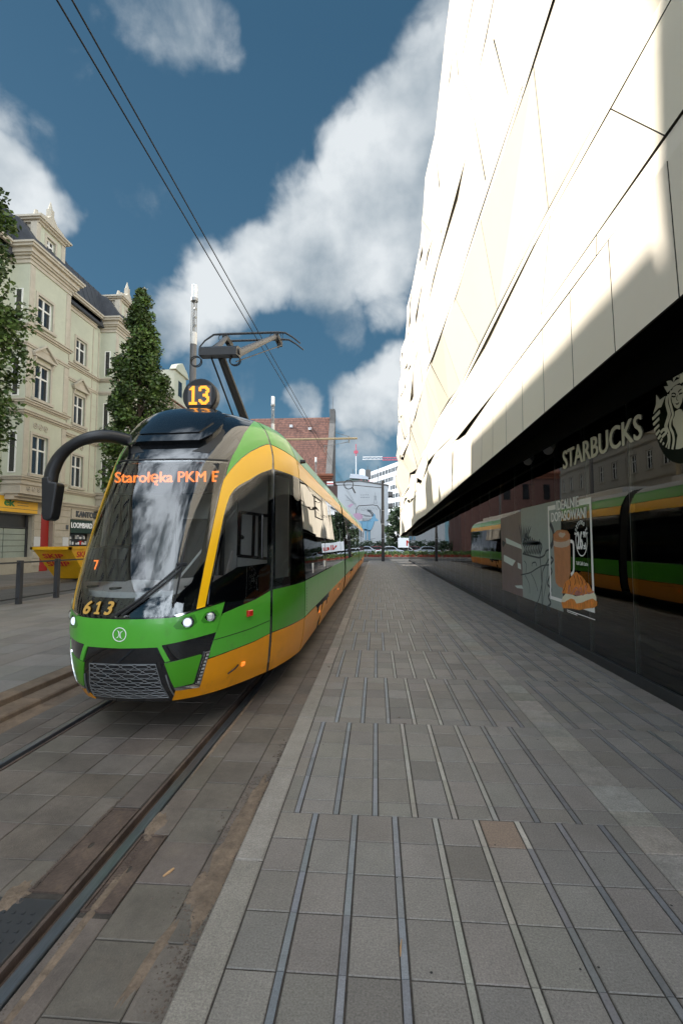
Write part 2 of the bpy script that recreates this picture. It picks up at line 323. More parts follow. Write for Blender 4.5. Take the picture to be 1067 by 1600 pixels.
def tri2d(poly, holes=(), step=.05):
    """constrained triangulation of a polygon with holes; returns 2D verts, faces, boundary loops"""
    loops = [resample(poly, step)]+[resample(h, step) for h in holes]
    pts = []; edges = []; lp = []
    for l in loops:
        n0 = len(pts); pts += l; lp.append(list(range(n0, n0+len(l)))); edges += [(n0+i, n0+(i+1) % len(l)) for i in range(len(l))]
    bnd = list(pts); x0 = min(p[0] for p in poly); x1 = max(p[0] for p in poly); y0 = min(p[1] for p in poly); y1 = max(p[1] for p in poly)
    cell = {}
    for p in bnd: cell.setdefault((int(p[0]//step), int(p[1]//step)), []).append(p)
    ny = int((y1-y0)/step)+1
    for j in range(1, ny+1):
        for i in range(1, int((x1-x0)/step)+2):
            p = (x0+(i-.5*(j % 2))*step, y0+j*step-step*.5)
            if not inside(p, loops[0]) or any(inside(p, h) for h in loops[1:]): continue
            k = (int(p[0]//step), int(p[1]//step)); ok = True
            for a in (-1, 0, 1):
                for b in (-1, 0, 1):
                    for q in cell.get((k[0]+a, k[1]+b), ()):
                        if math.dist(p, q) < step*.45: ok = False
            if ok: pts.append(p)
    V, E_, F, ov, oe, of = delaunay_2d_cdt([Vector(p) for p in pts], edges, [], 0, 1e-7)
    FF = []
    for f in F:
        c = (sum(V[i][0] for i in f)/len(f), sum(V[i][1] for i in f)/len(f))
        if inside(c, loops[0]) and not any(inside(c, h) for h in loops[1:]): FF.append(tuple(f))
    bl = []
    inv = {}
    for i, src in enumerate(ov):
        for q in src: inv[q] = i
    for l in lp: bl.append([inv[i] for i in l if i in inv])
    return [tuple(v) for v in V], FF, bl
def patch(name, poly, m, parent, surf, off=.004, thick=.006, holes=(), step=.055, sc=(2.4, .2)):
    S2 = [(p[0]*sc[0], p[1]*sc[1]) for p in poly]; H2 = [[(p[0]*sc[0], p[1]*sc[1]) for p in h] for h in holes]
    V, F, BL = tri2d(S2, H2, step)
    P = []; NN = []
    for v in V:
        u, w = v[0]/sc[0], v[1]/sc[1]; e = .004
        a = surf(u+e, w)-surf(u-e, w); b = surf(u, w+e*4)-surf(u, w-e*4); n = a.cross(b)
        n = n.normalized() if n.length > 1e-12 else Vector((0, 0, 1))
        q = surf(u, w); o_ = Vector((q.x+2.10, min(0, q.y-6.2), (q.z-1.6)*.5))
        if n.dot(o_) < 0: n = -n
        P.append(q); NN.append(n)
    n = len(V); base = ORG[parent.name]
    verts = [p+q*off-base for p, q in zip(P, NN)]; faces = [tuple(f) for f in F]; nv = list(NN)
    # orient
    ff = []
    for f in faces:
        a, b, c = [verts[i] for i in f[:3]]
        if (b-a).cross(c-a).length < 1e-10: continue
        ff.append(tuple(reversed(f)) if (b-a).cross(c-a).dot(NN[f[0]]+NN[f[1]]+NN[f[2]]) < 0 else f)
    faces = ff
    nf = len(faces)
    for l in BL:
        k = len(verts)
        for i in l: verts.append(P[i]+NN[i]*off-base); nv.append(NN[i])
        for i in l: verts.append(P[i]+NN[i]*(off-thick)-base); nv.append(NN[i])
        L = len(l)
        for i in range(L): faces.append((k+i, k+(i+1) % L, k+L+(i+1) % L, k+L+i))
    me = bpy.data.meshes.new(name); me.from_pydata([tuple(v) for v in verts], [], faces); me.materials.append(m)
    sm = [True]*nf+[False]*(len(faces)-nf); me.polygons.foreach_set('use_smooth', sm)
    ln = []
    for i, p in enumerate(me.polygons):
        if i < nf: ln += [tuple(nv[v]) for v in p.vertices]
        else: ln += [(0, 0, 0)]*p.loop_total
    me.normals_split_custom_set(ln); me.update()
    o = bpy.data.objects.new(name, me); C.objects.link(o); o.parent = parent; ORG[o.name] = base
    return o
def flat(name, polys, m, parent, M, thick=.003, step=None):
    """flat shapes (2D polygons, optional holes) laid on a plane given by matrix M, with thickness"""
    mb = MB()
    for pl in polys:
        holes = ()
        if isinstance(pl, tuple) and isinstance(pl[1], list) and isinstance(pl[0], list): pl, holes = pl
        xs = [p[0] for p in pl]; st = step or max(.5, max(xs)-min(xs))*3
        V, F, BL = tri2d(pl, holes, st)
        n0 = len(mb.v); mb.v += [tuple(M @ Vector((v[0], v[1], thick))) for v in V]
        for f in F: mb.f.append(tuple(n0+i for i in f)); mb.c.append(1.0); mb.m.append(0)
        for l in BL:
            k = len(mb.v); L = len(l)
            mb.v += [tuple(M @ Vector((V[i][0], V[i][1], thick))) for i in l]+[tuple(M @ Vector((V[i][0], V[i][1], 0))) for i in l]
            for i in range(L): mb.f.append((k+i, k+(i+1) % L, k+L+(i+1) % L, k+L+i)); mb.c.append(1.0); mb.m.append(0)
    o = mb.build(name, m, parent, recalc=False)
    # face the plane normal
    nz = (M.to_3x3() @ Vector((0, 0, 1))).normalized()
    for p in o.data.polygons:
        pass
    b = bmesh.new(); b.from_mesh(o.data)
    for f in b.faces:
        if abs(f.normal.dot(nz)) > .9 and f.normal.dot(nz) < 0: f.normal_flip()
    b.to_mesh(o.data); b.free()
    return o
def frame(o, x, y):
    x = Vector(x).normalized(); y = Vector(y).normalized(); z = x.cross(y); return Matrix(((x.x, y.x, z.x, o[0]), (x.y, y.y, z.y, o[1]), (x.z, y.z, z.z, o[2]), (0, 0, 0, 1)))
def text(name, s, m, parent, M, width=None, height=1, align='LEFT', bold=.0, thick=.004, shear=0, spacing=1.0):
    cu = bpy.data.curves.new(name, 'FONT'); cu.body = s; cu.size = 1; cu.extrude = thick/height/2 if height else .01; cu.shear = shear; cu.space_character = spacing; cu.resolution_u = 3
    to = bpy.data.objects.new(name, cu); C.objects.link(to)
    me = bpy.data.meshes.new_from_object(to); bpy.data.objects.remove(to)
    xs = [v.co.x for v in me.vertices]; ys = [v.co.y for v in me.vertices]; capx0, capx1 = min(xs), max(xs)
    sy = height/.69; sxx = sy if width is None else width/(capx1-capx0)
    off = ORG[parent.name] if parent is not None else Vector((0, 0, 0))
    ox = {'LEFT': capx0, 'CENTER': (capx0+capx1)/2, 'RIGHT': capx1}[align]
    for v in me.vertices: v.co = Vector(((v.co.x-ox)*sxx, v.co.y*sy, v.co.z*sy+thick/2))
    if bold:                                   # heavier stroke: the same letters laid again a little to each side
        b = bmesh.new(); bb = bold*sy
        for i, (dx, dy) in enumerate(((0, 0), (1, 0), (-1, 0), (0, .6), (0, -.6), (.7, .45), (-.7, -.45), (.7, -.45), (-.7, .45))):
            n0 = len(b.verts); b.from_mesh(me); b.verts.ensure_lookup_table()
            for v in b.verts[n0:]: v.co += Vector((dx*bb, dy*bb, .00022*i))
        b.to_mesh(me); b.free()
    for v in me.vertices: v.co = (M @ v.co) - off
    me.materials.clear(); me.materials.append(m); me.name = name
    o = bpy.data.objects.new(name, me); C.objects.link(o)
    if parent is not None: o.parent = parent; ORG[o.name] = off
    return o
def circ(cx, cy, r, n=24, ry=None, a0=0): return [(cx+r*math.cos(a0+2*math.pi*k/n), cy+(ry or r)*math.sin(a0+2*math.pi*k/n)) for k in range(n)]
def stroke(pts, w):
    """2D polyline as a closed ribbon polygon; w number or list of widths"""
    n = len(pts); ws = w if isinstance(w, (list, tuple)) else [w]*n; L = []; Rr = []
    for i in range(n):
        a = pts[max(i-1, 0)]; b = pts[min(i+1, n-1)]; dx, dy = b[0]-a[0], b[1]-a[1]; l = math.hypot(dx, dy) or 1; nx, ny = -dy/l*ws[i]/2, dx/l*ws[i]/2
        L.append((pts[i][0]+nx, pts[i][1]+ny)); Rr.append((pts[i][0]-nx, pts[i][1]-ny))
    return L+Rr[::-1]
def spl(pts, n=6):
    o = []
    for i in range(len(pts)-1):
        p0 = pts[max(i-1, 0)]; p1 = pts[i]; p2 = pts[i+1]; p3 = pts[min(i+2, len(pts)-1)]
        for k in range(n):
            t = k/n; o.append(tuple(.5*((2*p1[d])+(-p0[d]+p2[d])*t+(2*p0[d]-5*p1[d]+4*p2[d]-p3[d])*t*t+(-p0[d]+3*p1[d]-3*p2[d]+p3[d])*t**3) for d in range(len(p1))))
    return o+[tuple(pts[-1])]

# ================================================================== GROUND
g = MB(); g.quad((-400, -150, -.12), (400, -150, -.12), (400, 500, -.12), (-400, 500, -.12)); struct(g.build('ground', MT['ground']))
PAV_END = 44.3
def rt(lo=.86, hi=1.12, tint=.03):
    k = random.uniform(lo, hi); return (k*(1+random.uniform(-tint, tint)), k, k*(1+random.uniform(-tint, tint)))
# main pavement: slab bands with inlaid strips that shift from band to band
pj = MB(); pj.box((-.60, -3, -.10), (3.3, PAV_END, -.0045)); 
pm = MB(); pr = MB(); ps = MB()
PER, SW, BAND = .2325, .029, 1.46
for k in range(-1, 31):
    y0 = BAND*k+.025; y1 = y0+BAND
    off = (-.366 if k % 2 else -.480) % PER
    cuts = [-.575]; strips = []
    n = int((-.575-off)/PER)-1
    x = off+n*PER
    while x < 2.94:
        if x-SW/2 > -.575+.02 and x+SW/2 < 2.9 and not (1.33 < x < 1.66): strips.append(x)
        x += PER
    rows = 6; sh = random.choice((0, -.03, .02)); ys = [y0, y0+.13+sh, y0+.43+sh, y0+.72+sh, y0+.98+sh, y0+1.24+sh, y1]
    far = y0 > 22
    edges = sorted([(s-SW/2, s+SW/2) for s in strips]); xl = -.575; cols = []
    for a, b in edges:
        if xl < 1.375 < a: cols.append((xl, 1.375)); xl = 1.625
        if a-xl > .03: cols.append((xl, a-.002))
        xl = b+.0055
    cols.append((xl, 2.93))
    bt = random.uniform(.96, 1.04)
    for (xa, xb) in cols:
        for i in range(rows):
            t = rt(.86*bt, 1.10*bt); z = random.uniform(-.0006, .0006)
            if random.random() < .04: t = tuple(q*.82 for q in t)
            if k == 1 and i == rows-1 and xa < .72 < xb: t = (1.15, .92, .78)
            pm.box((xa+.0022, ys[i]+.0035, -.02), (xb-.0022, ys[i+1]-.0035, z), c=t, ch=0 if far else .0030)
    for (a, b) in edges:
        for i in range(rows):
            t = rt(.85, 1.15, .05); refl_tint = (.84, .88, .95) if a < .2 else ((1.20, 1.14, 1.02) if a < .7 else (.72, .72, .74)); t = tuple(p*q for p, q in zip(t, refl_tint))  # strip tint imitates reflections by position: bluish left, beige middle, dark right
            if k == 1 and i == rows-1 and .7 < a < .82: t = (1.9, 1.75, 1.55)
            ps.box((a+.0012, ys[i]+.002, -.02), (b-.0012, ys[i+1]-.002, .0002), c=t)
    for i in range(rows):
        for (xa, xb) in ((1.375, 1.625),):
            pr.box((xa+.002, ys[i]+.002, -.02), (xb-.002, ys[i+1]-.002, random.uniform(.001, .003)), c=rt(.85, 1.12, .05), ch=.004)
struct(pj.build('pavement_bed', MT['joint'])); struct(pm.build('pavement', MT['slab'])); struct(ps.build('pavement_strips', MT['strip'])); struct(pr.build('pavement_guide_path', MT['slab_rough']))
kb = MB(); y = -2.5
while y < PAV_END:
    kb.box((-.725, y+.002, -.11), (-.579, min(y+1.0, PAV_END)-.002, random.uniform(.0, .002)), c=rt(.9, 1.08), ch=.008); y += 1.0
struct(kb.build('pavement_kerb', MT['kerb']))
ex = MB(); ex.box((-9, PAV_END, -.1), (14, 50.5, -.004)); struct(ex.build('crossing_road', MT['asphalt']))

# track bed
TZ = -.05
tj = MB()
for a, b in ((-3.27, -2.865), (-2.73, -1.475), (-1.335, -.728)): tj.box((a, -3, -.115), (b, 70, TZ-.006))
struct(tj.build('track_bed', MT['joint']))
ts = MB()
def trackcols(xs, y0, y1, dy, skipf=None, sh=.5):
    y = y0; r = 0
    while y < y1:
        for i in range(len(xs)-1):
            oy = (i*sh*dy) % dy if sh else 0
            a, b = y+oy+.003, y+oy+dy-.003
            if skipf and skipf(xs[i], xs[i+1], a, b): continue
            z = TZ+random.uniform(-.002, .002); ts.box((xs[i]+.003, a, TZ-.03), (xs[i+1]-.003, b, z), c=rt(.82, 1.14, .04), ch=.003)
        y += dy
trackcols([-2.725, -2.42, -2.10, -1.79, -1.65], -.6, 36, .31, lambda a, b, c, d: a > -1.8 and 1.3 < d < 2.4, 0)
trackcols([-2.725+.93, -1.65], -.6, 36, .31, lambda a, b, c, d: True)
trackcols([-1.65, -1.478], 3.02, 36, .45, None, 0)
trackcols([-1.18, -.89, -.73], -.6, 44, .33, None, 0)
trackcols([-1.333, -1.18], 2.76, 44, .50, None, 0)
trackcols([-3.265, -3.06, -2.868], -.6, 44, .36, None, .4)
for yy in (-.6, -.05, .5, 1.05, 1.6): ts.box((-1.333, yy+.003, TZ-.03), (-1.183, yy+.547, TZ-.001), c=rt(1.0, 1.18, .04), ch=.003)
struct(ts.build('track_paving', MT['tslab']))
def rail(sgn, label):
    cx = -2.10; t = thing('rail', label, 'rail', (cx+sgn*.72, 0, TZ), 'grooved tram rails')
    m = MB(); h0, h1 = cx+sgn*.70, cx+sgn*.758
    prof = [(h0, TZ-.06), (h0, TZ+.002), (h0+sgn*.008, TZ+.005), (h1-sgn*.004, TZ+.005), (h1, TZ), (h1, TZ-.06)]
    m.prism([(p[0], p[1]) for p in prof], 1, -3, 70); m.build('rail_head', MT['rail'], t)
    m = MB(); m.box((cx+sgn*.635, -3, TZ-.07), (h0-sgn*.001, 70, TZ-.042)); m.box((cx+sgn*.634, -3, TZ-.07), (cx+sgn*.652, 70, TZ+.001)); m.build('rail_groove', MT['rust'], t)
rail(1, 'grooved rail nearer the pavement kerb, with cast iron covers beside it'); rail(-1, 'grooved rail nearer the stepped kerb on the left')
def cover(name, label, x0, x1, y0, y1, studs):
    t = thing(name, label, 'drain cover', ((x0+x1)/2, (y0+y1)/2, TZ), 'cast iron covers along the rail')
    m = MB(); w = .012
    m.box((x0, y0, TZ-.03), (x1, y0+w, TZ+.003)); m.box((x0, y1-w, TZ-.03), (x1, y1, TZ+.003)); m.box((x0, y0+w, TZ-.03), (x0+w, y1-w, TZ+.003)); m.box((x1-w, y0+w, TZ-.03), (x1, y1-w, TZ+.003))
    m.build('frame', MT['rust'], t)
    hx, hy = (x0+x1)/2, (y0+y1)/2
    M = Matrix.Translation((0, 0, TZ-.010))
    flat('lid', [([(x0+w+.003, y0+w+.003), (x1-w-.003, y0+w+.003), (x1-w-.003, y1-w-.003), (x0+w+.003, y1-w-.003)], [circ(hx, hy, .013, 10, .028)])], MT['rust'], t, M, thick=.008, step=.08)
    if studs:
        m = MB(); yy = y0+.03
        while yy < y1-.03:
            for xx in (x0+.025, x0+.047): m.box((xx, yy, TZ-.003), (xx+.014, yy+.006, TZ+.001))
            yy += .02
        m.build('raised_studs', MT['rust'], t)
cover('drain_cover', 'long rusty iron cover on the inner side of the right rail', -1.655, -1.476, 2.28, 3.0, False)
cover('drain_cover', 'ribbed iron cover on the kerb side of the right rail', -1.334, -1.186, 2.18, 2.75, True)
t = thing('drain_cover', 'dark studded plate at the bottom left edge beside the rail', 'drain cover', (-1.7, 1.9, TZ), 'cast iron covers along the rail')
m = MB(); m.box((-1.785, 1.30, TZ-.03), (-1.478, 2.24, TZ+.001), ch=.004); m.build('plate', MT['dpole'], t)
m = MB()
for i in range(6):
    for j in range(17): m.box((-1.77+i*.046+(j % 2)*.02, 1.34+j*.05, TZ), (-1.77+i*.046+(j % 2)*.02+.014, 1.34+j*.05+.014, TZ+.005))
m.build('studs', MT['dpole'], t)
# stepped kerb on the left and the far platform
kp = MB(); y = 0
while y < 45:
    c = rt(.88, 1.1, .05); y1 = y+1.2-.006
    kp.cm = 0; kp.prism([(-3.82, -.11), (-3.82, .082), (-3.645, .082), (-3.635, .074), (-3.632, .022), (-3.44, .014), (-3.425, .0), (-3.42, -.035), (-3.37, -.052), (-3.27, -.056), (-3.27, -.11)], 1, y+.003, y1, c=c); y += 1.2
struct(kp.build('stepped_kerb', MT['dkerb']))
pb = MB(); pb.box((-9.05, 2, -.11), (-3.82, 60, .072)); struct(pb.build('platform_bed', MT['joint']))
pf = MB(); x = -3.823; col = 0
while x > -8.95:
    w = .42; y = 2+random.uniform(0, .3)
    while y < 50:
        pf.box((x-w+.003, y+.003, .04), (x-.003, y+.62-.003, .082+random.uniform(-.001, .001)), c=rt(.8, 1.1)); y += .62
    x -= w
struct(pf.build('platform_paving', MT['slab']))
rd = MB(); rd.box((-12.9, -20, -.11), (-9.05, 80, .0)); struct(rd.build('side_street', MT['asphalt']))
sw = MB(); y = -10
sw.box((-13.1, -20, -.11), (-12.905, 80, .09), c=(1.05, 1, .95))
while y < 70:
    x = -13.1
    while x > -17.6: sw.box((x-.5+.004, y+.004, 0), (x-.004, y+.75-.004, .1), c=rt(.75, 1.05)); x -= .5
    y += .75
struct(sw.build('far_sidewalk', MT['slab']))
# loose grit in the seam by the kerb, and bits lying about
m = MB()
def chip(x, y, z, s, c=1.0):
    a = random.uniform(0, 6.28); P = []
    for k in range(5):
        an = a+k*1.257; P.append((x+math.cos(an)*s*random.uniform(.6, 1), y+math.sin(an)*s*random.uniform(.6, 1), z))
    top = (x, y, z+s*random.uniform(.4, .8)); n = len(m.v); m.v += P+[top]
    for k in range(5): m.f.append((n+k, n+(k+1) % 5, n+5)); m.c.append(c); m.m.append(0)
for i in range(2600):
    y = random.triangular(1.55, 4.2, 2.6); w = .075*(1-abs(y-2.7)/2.2)*(1+.8*math.sin(y*9)*math.sin(y*3.1)); 
    if w < .01: continue
    x = -.733-abs(random.gauss(0, w)); chip(x, y, TZ+.001, random.uniform(.002, .009), random.uniform(.5, 1.5))
for i in range(700): chip(random.uniform(-.76, -.735), random.uniform(1, 20), TZ+.001, random.uniform(.002, .006), random.uniform(.5, 1.4))
for i in range(500): chip(-1.327+random.random()*.04, random.uniform(1.2, 9), TZ+.001, random.uniform(.002, .005), random.uniform(.6, 1.6))
for i in range(600): chip(-1.665+random.random()*.03, random.uniform(2.2, 3.2), TZ+.001, random.uniform(.002, .005), random.uniform(.6, 1.6))
for i in range(350): chip(2.86+random.gauss(0, .03), random.uniform(4, 14), .001, random.uniform(.002, .006), random.uniform(.6, 1.6))
o = m.build('grit', MT['gravel']); o['kind'] = 'stuff'; o['label'] = 'loose brown grit washed against the kerb and rail'
# low sand drifts
m = MB()
def drift(cx, cy, rx, ry, h, z0, n=22, rot=0):
    rings = [(1, 0), (.8, .35), (.5, .8), (.2, 1)]; ph = [random.uniform(.75, 1.2) for _ in range(n)]
    n0 = len(m.v)
    for (q, hh) in rings:
        for k in range(n):
            a = 2*math.pi*k/n; px = math.cos(a)*rx*q*ph[k]; py = math.sin(a)*ry*q*ph[k]
            m.v.append((cx+px*math.cos(rot)-py*math.sin(rot), cy+px*math.sin(rot)+py*math.cos(rot), z0+h*hh*random.uniform(.8, 1.1)-(.004 if q == 1 else 0)))
    for i in range(3):
        for k in range(n): m.f.append((n0+i*n+k, n0+i*n+(k+1) % n, n0+(i+1)*n+(k+1) % n, n0+(i+1)*n+k)); m.c.append(1.0); m.m.append(0)
    m.f.append(tuple(n0+3*n+k for k in range(n))); m.c.append(1.0); m.m.append(0)
drift(-.80, 2.62, .075, .55, .010, TZ); drift(-.79, 3.15, .05, .35, .012, TZ); drift(-.85, 2.35, .05, .14, .006, TZ); drift(-.90, 1.98, .030, .24, .004, TZ, rot=-.15); drift(-1.30, 2.85, .05, .16, .006, TZ); drift(-1.28, 2.0, .025, .5, .004, TZ)
drift(-1.70, 2.24, .06, .12, .008, TZ); drift(-1.315, 4.4, .018, 1.3, .005, TZ)
o = m.build('sand', MT['sand'], smooth=True); o['kind'] = 'stuff'; o['label'] = 'drifts of brown sand along the kerb'
m = MB(); a = Vector((-1.06, 2.42, TZ+.004)); b = Vector((-1.03, 2.475, TZ+.008)); m.tube([a, (a+b)/2+Vector((.004, 0, .002)), b], [.005, .008, .005], 6); tag(m.build('wood_chip', MT['wood']), 'small pale splinter of wood lying on the track slabs', 'wood chip')
m = MB(); m.tube([(.085, 1.98, .003), (.088, 2.02, .006), (.094, 2.06, .004)], [.002, .004, .002], 5); tag(m.build('cigarette_end', MT['wood']), 'tiny orange cigarette end lying on the pavement strip', 'cigarette end')
m = MB()
def leafbit(x, y, s):
    a = random.uniform(0, 6.28); P = [(x+math.cos(a+t)*s*r, y+math.sin(a+t)*s*r, .003+.004*h) for t, r, h in ((0, 1, 0), (.9, .5, 1), (2, .7, .3), (3.1, .9, 1), (4, .5, .2), (5.2, .6, 1))]
    m.quad(*P)
for (x, y, s) in ((-.62, 6.3, .035), (-.85, 7.2, .045), (-.80, 9.5, .05), (.2, 4.55, .02), (.24, 4.4, .02)): leafbit(x, y, s)
gs = MB()
for _ in range(110):
    x, y = random.uniform(-.5, 2.8), random.uniform(1.5, 14)
    r_ = random.uniform(.002, .007); gs.v += [(x+r_*math.cos(a), y+r_*math.sin(a)*random.uniform(.7, 1.2), .0022) for a in [k*.785 for k in range(8)]]; gs.f.append(tuple(range(len(gs.v)-8, len(gs.v)))); gs.c.append(1.0); gs.m.append(0)
q_ = gs.build('gum_spots', MT['rubber']); q_['kind'] = 'stuff'; q_['label'] = 'small dark trodden gum spots on the slabs'
o = m.build('fallen_leaves', MT['gravel']); o['kind'] = 'stuff'; o['label'] = 'dry brown leaves scattered by the kerb'

# ================================================================== RIGHT BUILDING
FX = 2.17
def soff(Y): return 3.455-.0272*Y
mall = thing('shopping_centre', 'shopping centre with folded cream metal cladding above a dark glass shopfront', 'building', (6, 20, 0))
rng = random.Random(11)
ZL = [None, 4.41, 4.63, 5.60, 5.78, 7.15, 7.30, 8.55, 9.9, 10.1, 11.5, 12.9, 14.1, 15.2, 16.7]
Y0F, Y1F = -3.0, 44.3
lines = []
for j in range(len(ZL)):
    pts = []; y = Y0F
    while y < Y1F+4:
        far = min(1, max(0, (y-9)/18)); hi = min(1, j/8)
        ax = .035+.09*hi+.15*far*(.45+.55*hi); az = 0 if j < 1 else (.02 if y < 9 and j < 5 else .42*min(1, .35+far))
        if j in (2, 4, 6, 9): az *= .3
        dx = rng.uniform(-ax, ax*.8)
        if j == 0: dx = rng.uniform(-.012, .012)+(rng.uniform(-.12, .1) if y > 24 else 0)
        pts.append((y, dx, rng.uniform(-az, az)))
        y += rng.uniform(2.2, 4.2) if y < 12 else rng.uniform(1.5, 3.6)
    lines.append(pts)
def lin(pts, y):
    for a, b in zip(pts, pts[1:]):
        if a[0] <= y <= b[0]:
            t = (y-a[0])/(b[0]-a[0]); return a[1]+(b[1]-a[1])*t, a[2]+(b[2]-a[2])*t
    return pts[-1][1:]
lean = {4: .02, 5: -.48, 6: -.48, 7: -.05, 8: -.22, 9: -.1, 10: 0, 11: -.1, 12: .05, 13: -.05, 14: .0}
def LP(j, y):
    y = max(Y0F, min(Y1F, y)); dx, dz = lin(lines[j], y)
    z = soff(y) if j == 0 else ZL[j]+dz
    if j in (2, 4, 6, 9):                      # narrow reveal strips follow the line below them
        dx2, dz2 = lin(lines[j-1], y); z = ZL[j]+dz2+ .0; dx = dx2*.9+.012
    if j == 1 and y > 13: z -= min(.75, (y-13)*.03)*0
    return Vector((FX+dx+lean.get(j, 0)*min(1, max(.8, y/14)), y, z))
cl = MB()
def panel(a, b, c, d, tone):
    """a b bottom, d c top (y rising a->b); thick folded sheet with shrunk edges"""
    g = .0065+.00012*a.y
    cen = (a+b+c+d)/4
    P = []
    for p in (a, b, c, d):
        q = p.copy(); q.y += g if p.y < cen.y else -g; q.z += g*1.0 if p.z < cen.z else -g*1.0; P.append(q)
    a, b, c, d = P; bk = Vector((.06, 0, 0)); n = len(cl.v); cl.v += [tuple(p) for p in (a, b, c, d)]+[tuple(p+bk) for p in (a, b, c, d)]
    F = [(0, 3, 2), (0, 2, 1)] if rng.random() < .5 else [(0, 3, 1), (1, 3, 2)]
    F += [(0, 1, 5, 4), (1, 2, 6, 5), (2, 3, 7, 6), (3, 0, 4, 7)]
    cl.f += [tuple(n+i for i in f) for f in F]; cl.c += [tone]*len(F); cl.m += [0, 0, 1, 1, 1, 1]
for j in range(len(ZL)-1):
    y = Y0F; sk = 0
    narrow = (j+1) in (2, 4, 6, 9)
    yb = y; yt = y
    while yb < Y1F-.05:
        if j == 0: st = .93 if yb < 24 else rng.uniform(.9, 2.2)
        elif narrow: st = rng.uniform(3.5, 6)
        else: st = rng.uniform(1.0, 1.7) if j == 3 or j == 5 else rng.uniform(1.2, 3.0)
        nb = min(Y1F, yb+st); nt_ = nb if (j == 0 and yb < 22) or narrow else nb+rng.uniform(-.8, .8)*(1 if j > 1 else .3)
        nt_ = min(Y1F, max(yt+.35, nt_))
        if nb > Y1F-.6: nb = nt_ = Y1F
        if nt_ > Y1F-.3: nt_ = Y1F; nb = Y1F
        k = rng.uniform(.97, 1.02)
        wedge = rng.random() < .24 and j >= 3 and not narrow and yb > 3
        a, b, c, d = LP(j, yb), LP(j, nb), LP(j+1, nt_), LP(j+1, yt)
        if wedge:
            if rng.random() < .5: c = c+Vector((.008, -rng.uniform(.02, .07)*(1+yb/20), -rng.uniform(0, .03)))
            else: b = b+Vector((.008, 0, rng.uniform(.02, .06)*(1+yb/20)))
        panel(a, b, c, d, (k, k*rng.uniform(.985, 1.0), k*rng.uniform(.96, .99)))
        yb, yt = nb, nt_
cl.build('cladding', [MT['clad'], MT['cladback']], mall)
bk = MB(); bk.prism([(Y0F, soff(Y0F)+.02), (Y1F-.05, soff(Y1F)+.02), (Y1F-.05, 16.6), (Y0F, 16.6)], 0, FX+.36, FX+.46); 
bk.build('cladding_backing', MT['cladback'], mall)
b_ = MB()
b_.box((FX+.0, Y1F-.04, soff(Y1F)), (14, Y1F+.05, 16.6)); b_.build('end_wall', MT['clad'], mall)
b_ = MB(); b_.box((FX+.1, Y0F, 16.62), (14, Y1F, 16.75)); b_.build('roof', MT['gwall'], mall)
# underside: sloping black soffit
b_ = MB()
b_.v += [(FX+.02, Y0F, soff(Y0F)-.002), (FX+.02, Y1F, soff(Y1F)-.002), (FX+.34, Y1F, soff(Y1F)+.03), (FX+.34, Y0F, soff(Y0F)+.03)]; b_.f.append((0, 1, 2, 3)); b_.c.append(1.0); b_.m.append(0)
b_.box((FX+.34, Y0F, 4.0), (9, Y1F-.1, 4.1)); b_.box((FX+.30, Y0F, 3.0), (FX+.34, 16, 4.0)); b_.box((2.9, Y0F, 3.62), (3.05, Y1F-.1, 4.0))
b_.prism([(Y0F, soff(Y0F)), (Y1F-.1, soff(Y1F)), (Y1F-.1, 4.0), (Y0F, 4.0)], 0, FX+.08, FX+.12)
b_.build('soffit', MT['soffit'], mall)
GX = 2.94
def paneY(i): return -2.35+1.165*i
NP = 41
for i in range(NP):
    ya = paneY(i); yb_ = min(paneY(i+1), PAV_END)
    if yb_ < 2.2: continue
    m = MB(); jx = 0
    m.box((GX+jx, ya+.005, .125), (GX+jx+.012, yb_-.005, 3.62)); m.build('window_pane', MT['shopglass'], mall)
m = MB()
for i in range(NP+1):
    y = paneY(i)
    if y < 1 or y > PAV_END: continue
    m.box((GX+.002, y-.0045, .12), (GX+.010, y+.0045, 3.62))
m.build('pane_seal', MT['steel'], mall)
m = MB()
for i in range(0, NP+1, 2):
    y = paneY(i)+.10
    if 1 < y < PAV_END: m.box((GX+.12, y-.03, .1), (GX+.26, y+.03, 3.62))
for z in (2.38,): m.box((GX+.13, 1, z), (GX+.20, PAV_END, z+.05))
m.build('mullion', MT['dpole'], mall)
m = MB(); m.box((GX-.035, 0, -.02), (GX+.12, PAV_END, .12)); m.build('plinth', MT['plinth'], mall)
m = MB(); m.box((GX+.3, 0, -.05), (12, PAV_END, .06)); m.build('shop_floor', MT['intfloor'], mall)
m = MB(); m.box((9, 0, .06), (9.1, PAV_END, 4)); m.box((GX+.2, 1.0, .06), (9, 1.1, 4)); m.box((GX+.2, PAV_END-.1, .06), (9, PAV_END, 4))
for y in (12.2, 19, 26, 33): m.box((GX+.4, y, .06), (9, y+.12, 4))
m.build('interior_wall', MT['intdark'], mall)
m = MB()
for y in (5.9, 12.8, 21, 29, 37): m.tube([(4.4, y, .06), (4.4, y, 4)], .3, 16)
m.build('column', MT['gwall'], mall, smooth=True)
# cafe furniture glimpsed inside
def stool(x, y):
    t = thing('bar_stool', 'round bar stool standing behind the dark cafe window', 'stool', (x, y, .06), 'bar stools behind the cafe window')
    m = MB(); m.tube([(x, y, .72), (x, y, .77)], .17, 14); m.build('seat', MT['wood'], t)
    for k in range(4):
        a = .78+k*1.57; m = MB(); m.tube([(x+math.cos(a)*.1, y+math.sin(a)*.1, .72), (x+math.cos(a)*.2, y+math.sin(a)*.2, .06)], .012, 6); m.build('leg', MT['dpole'], t)
for x, y in ((3.6, 5.1), (3.6, 6.1), (3.6, 7.0)): stool(x, y)

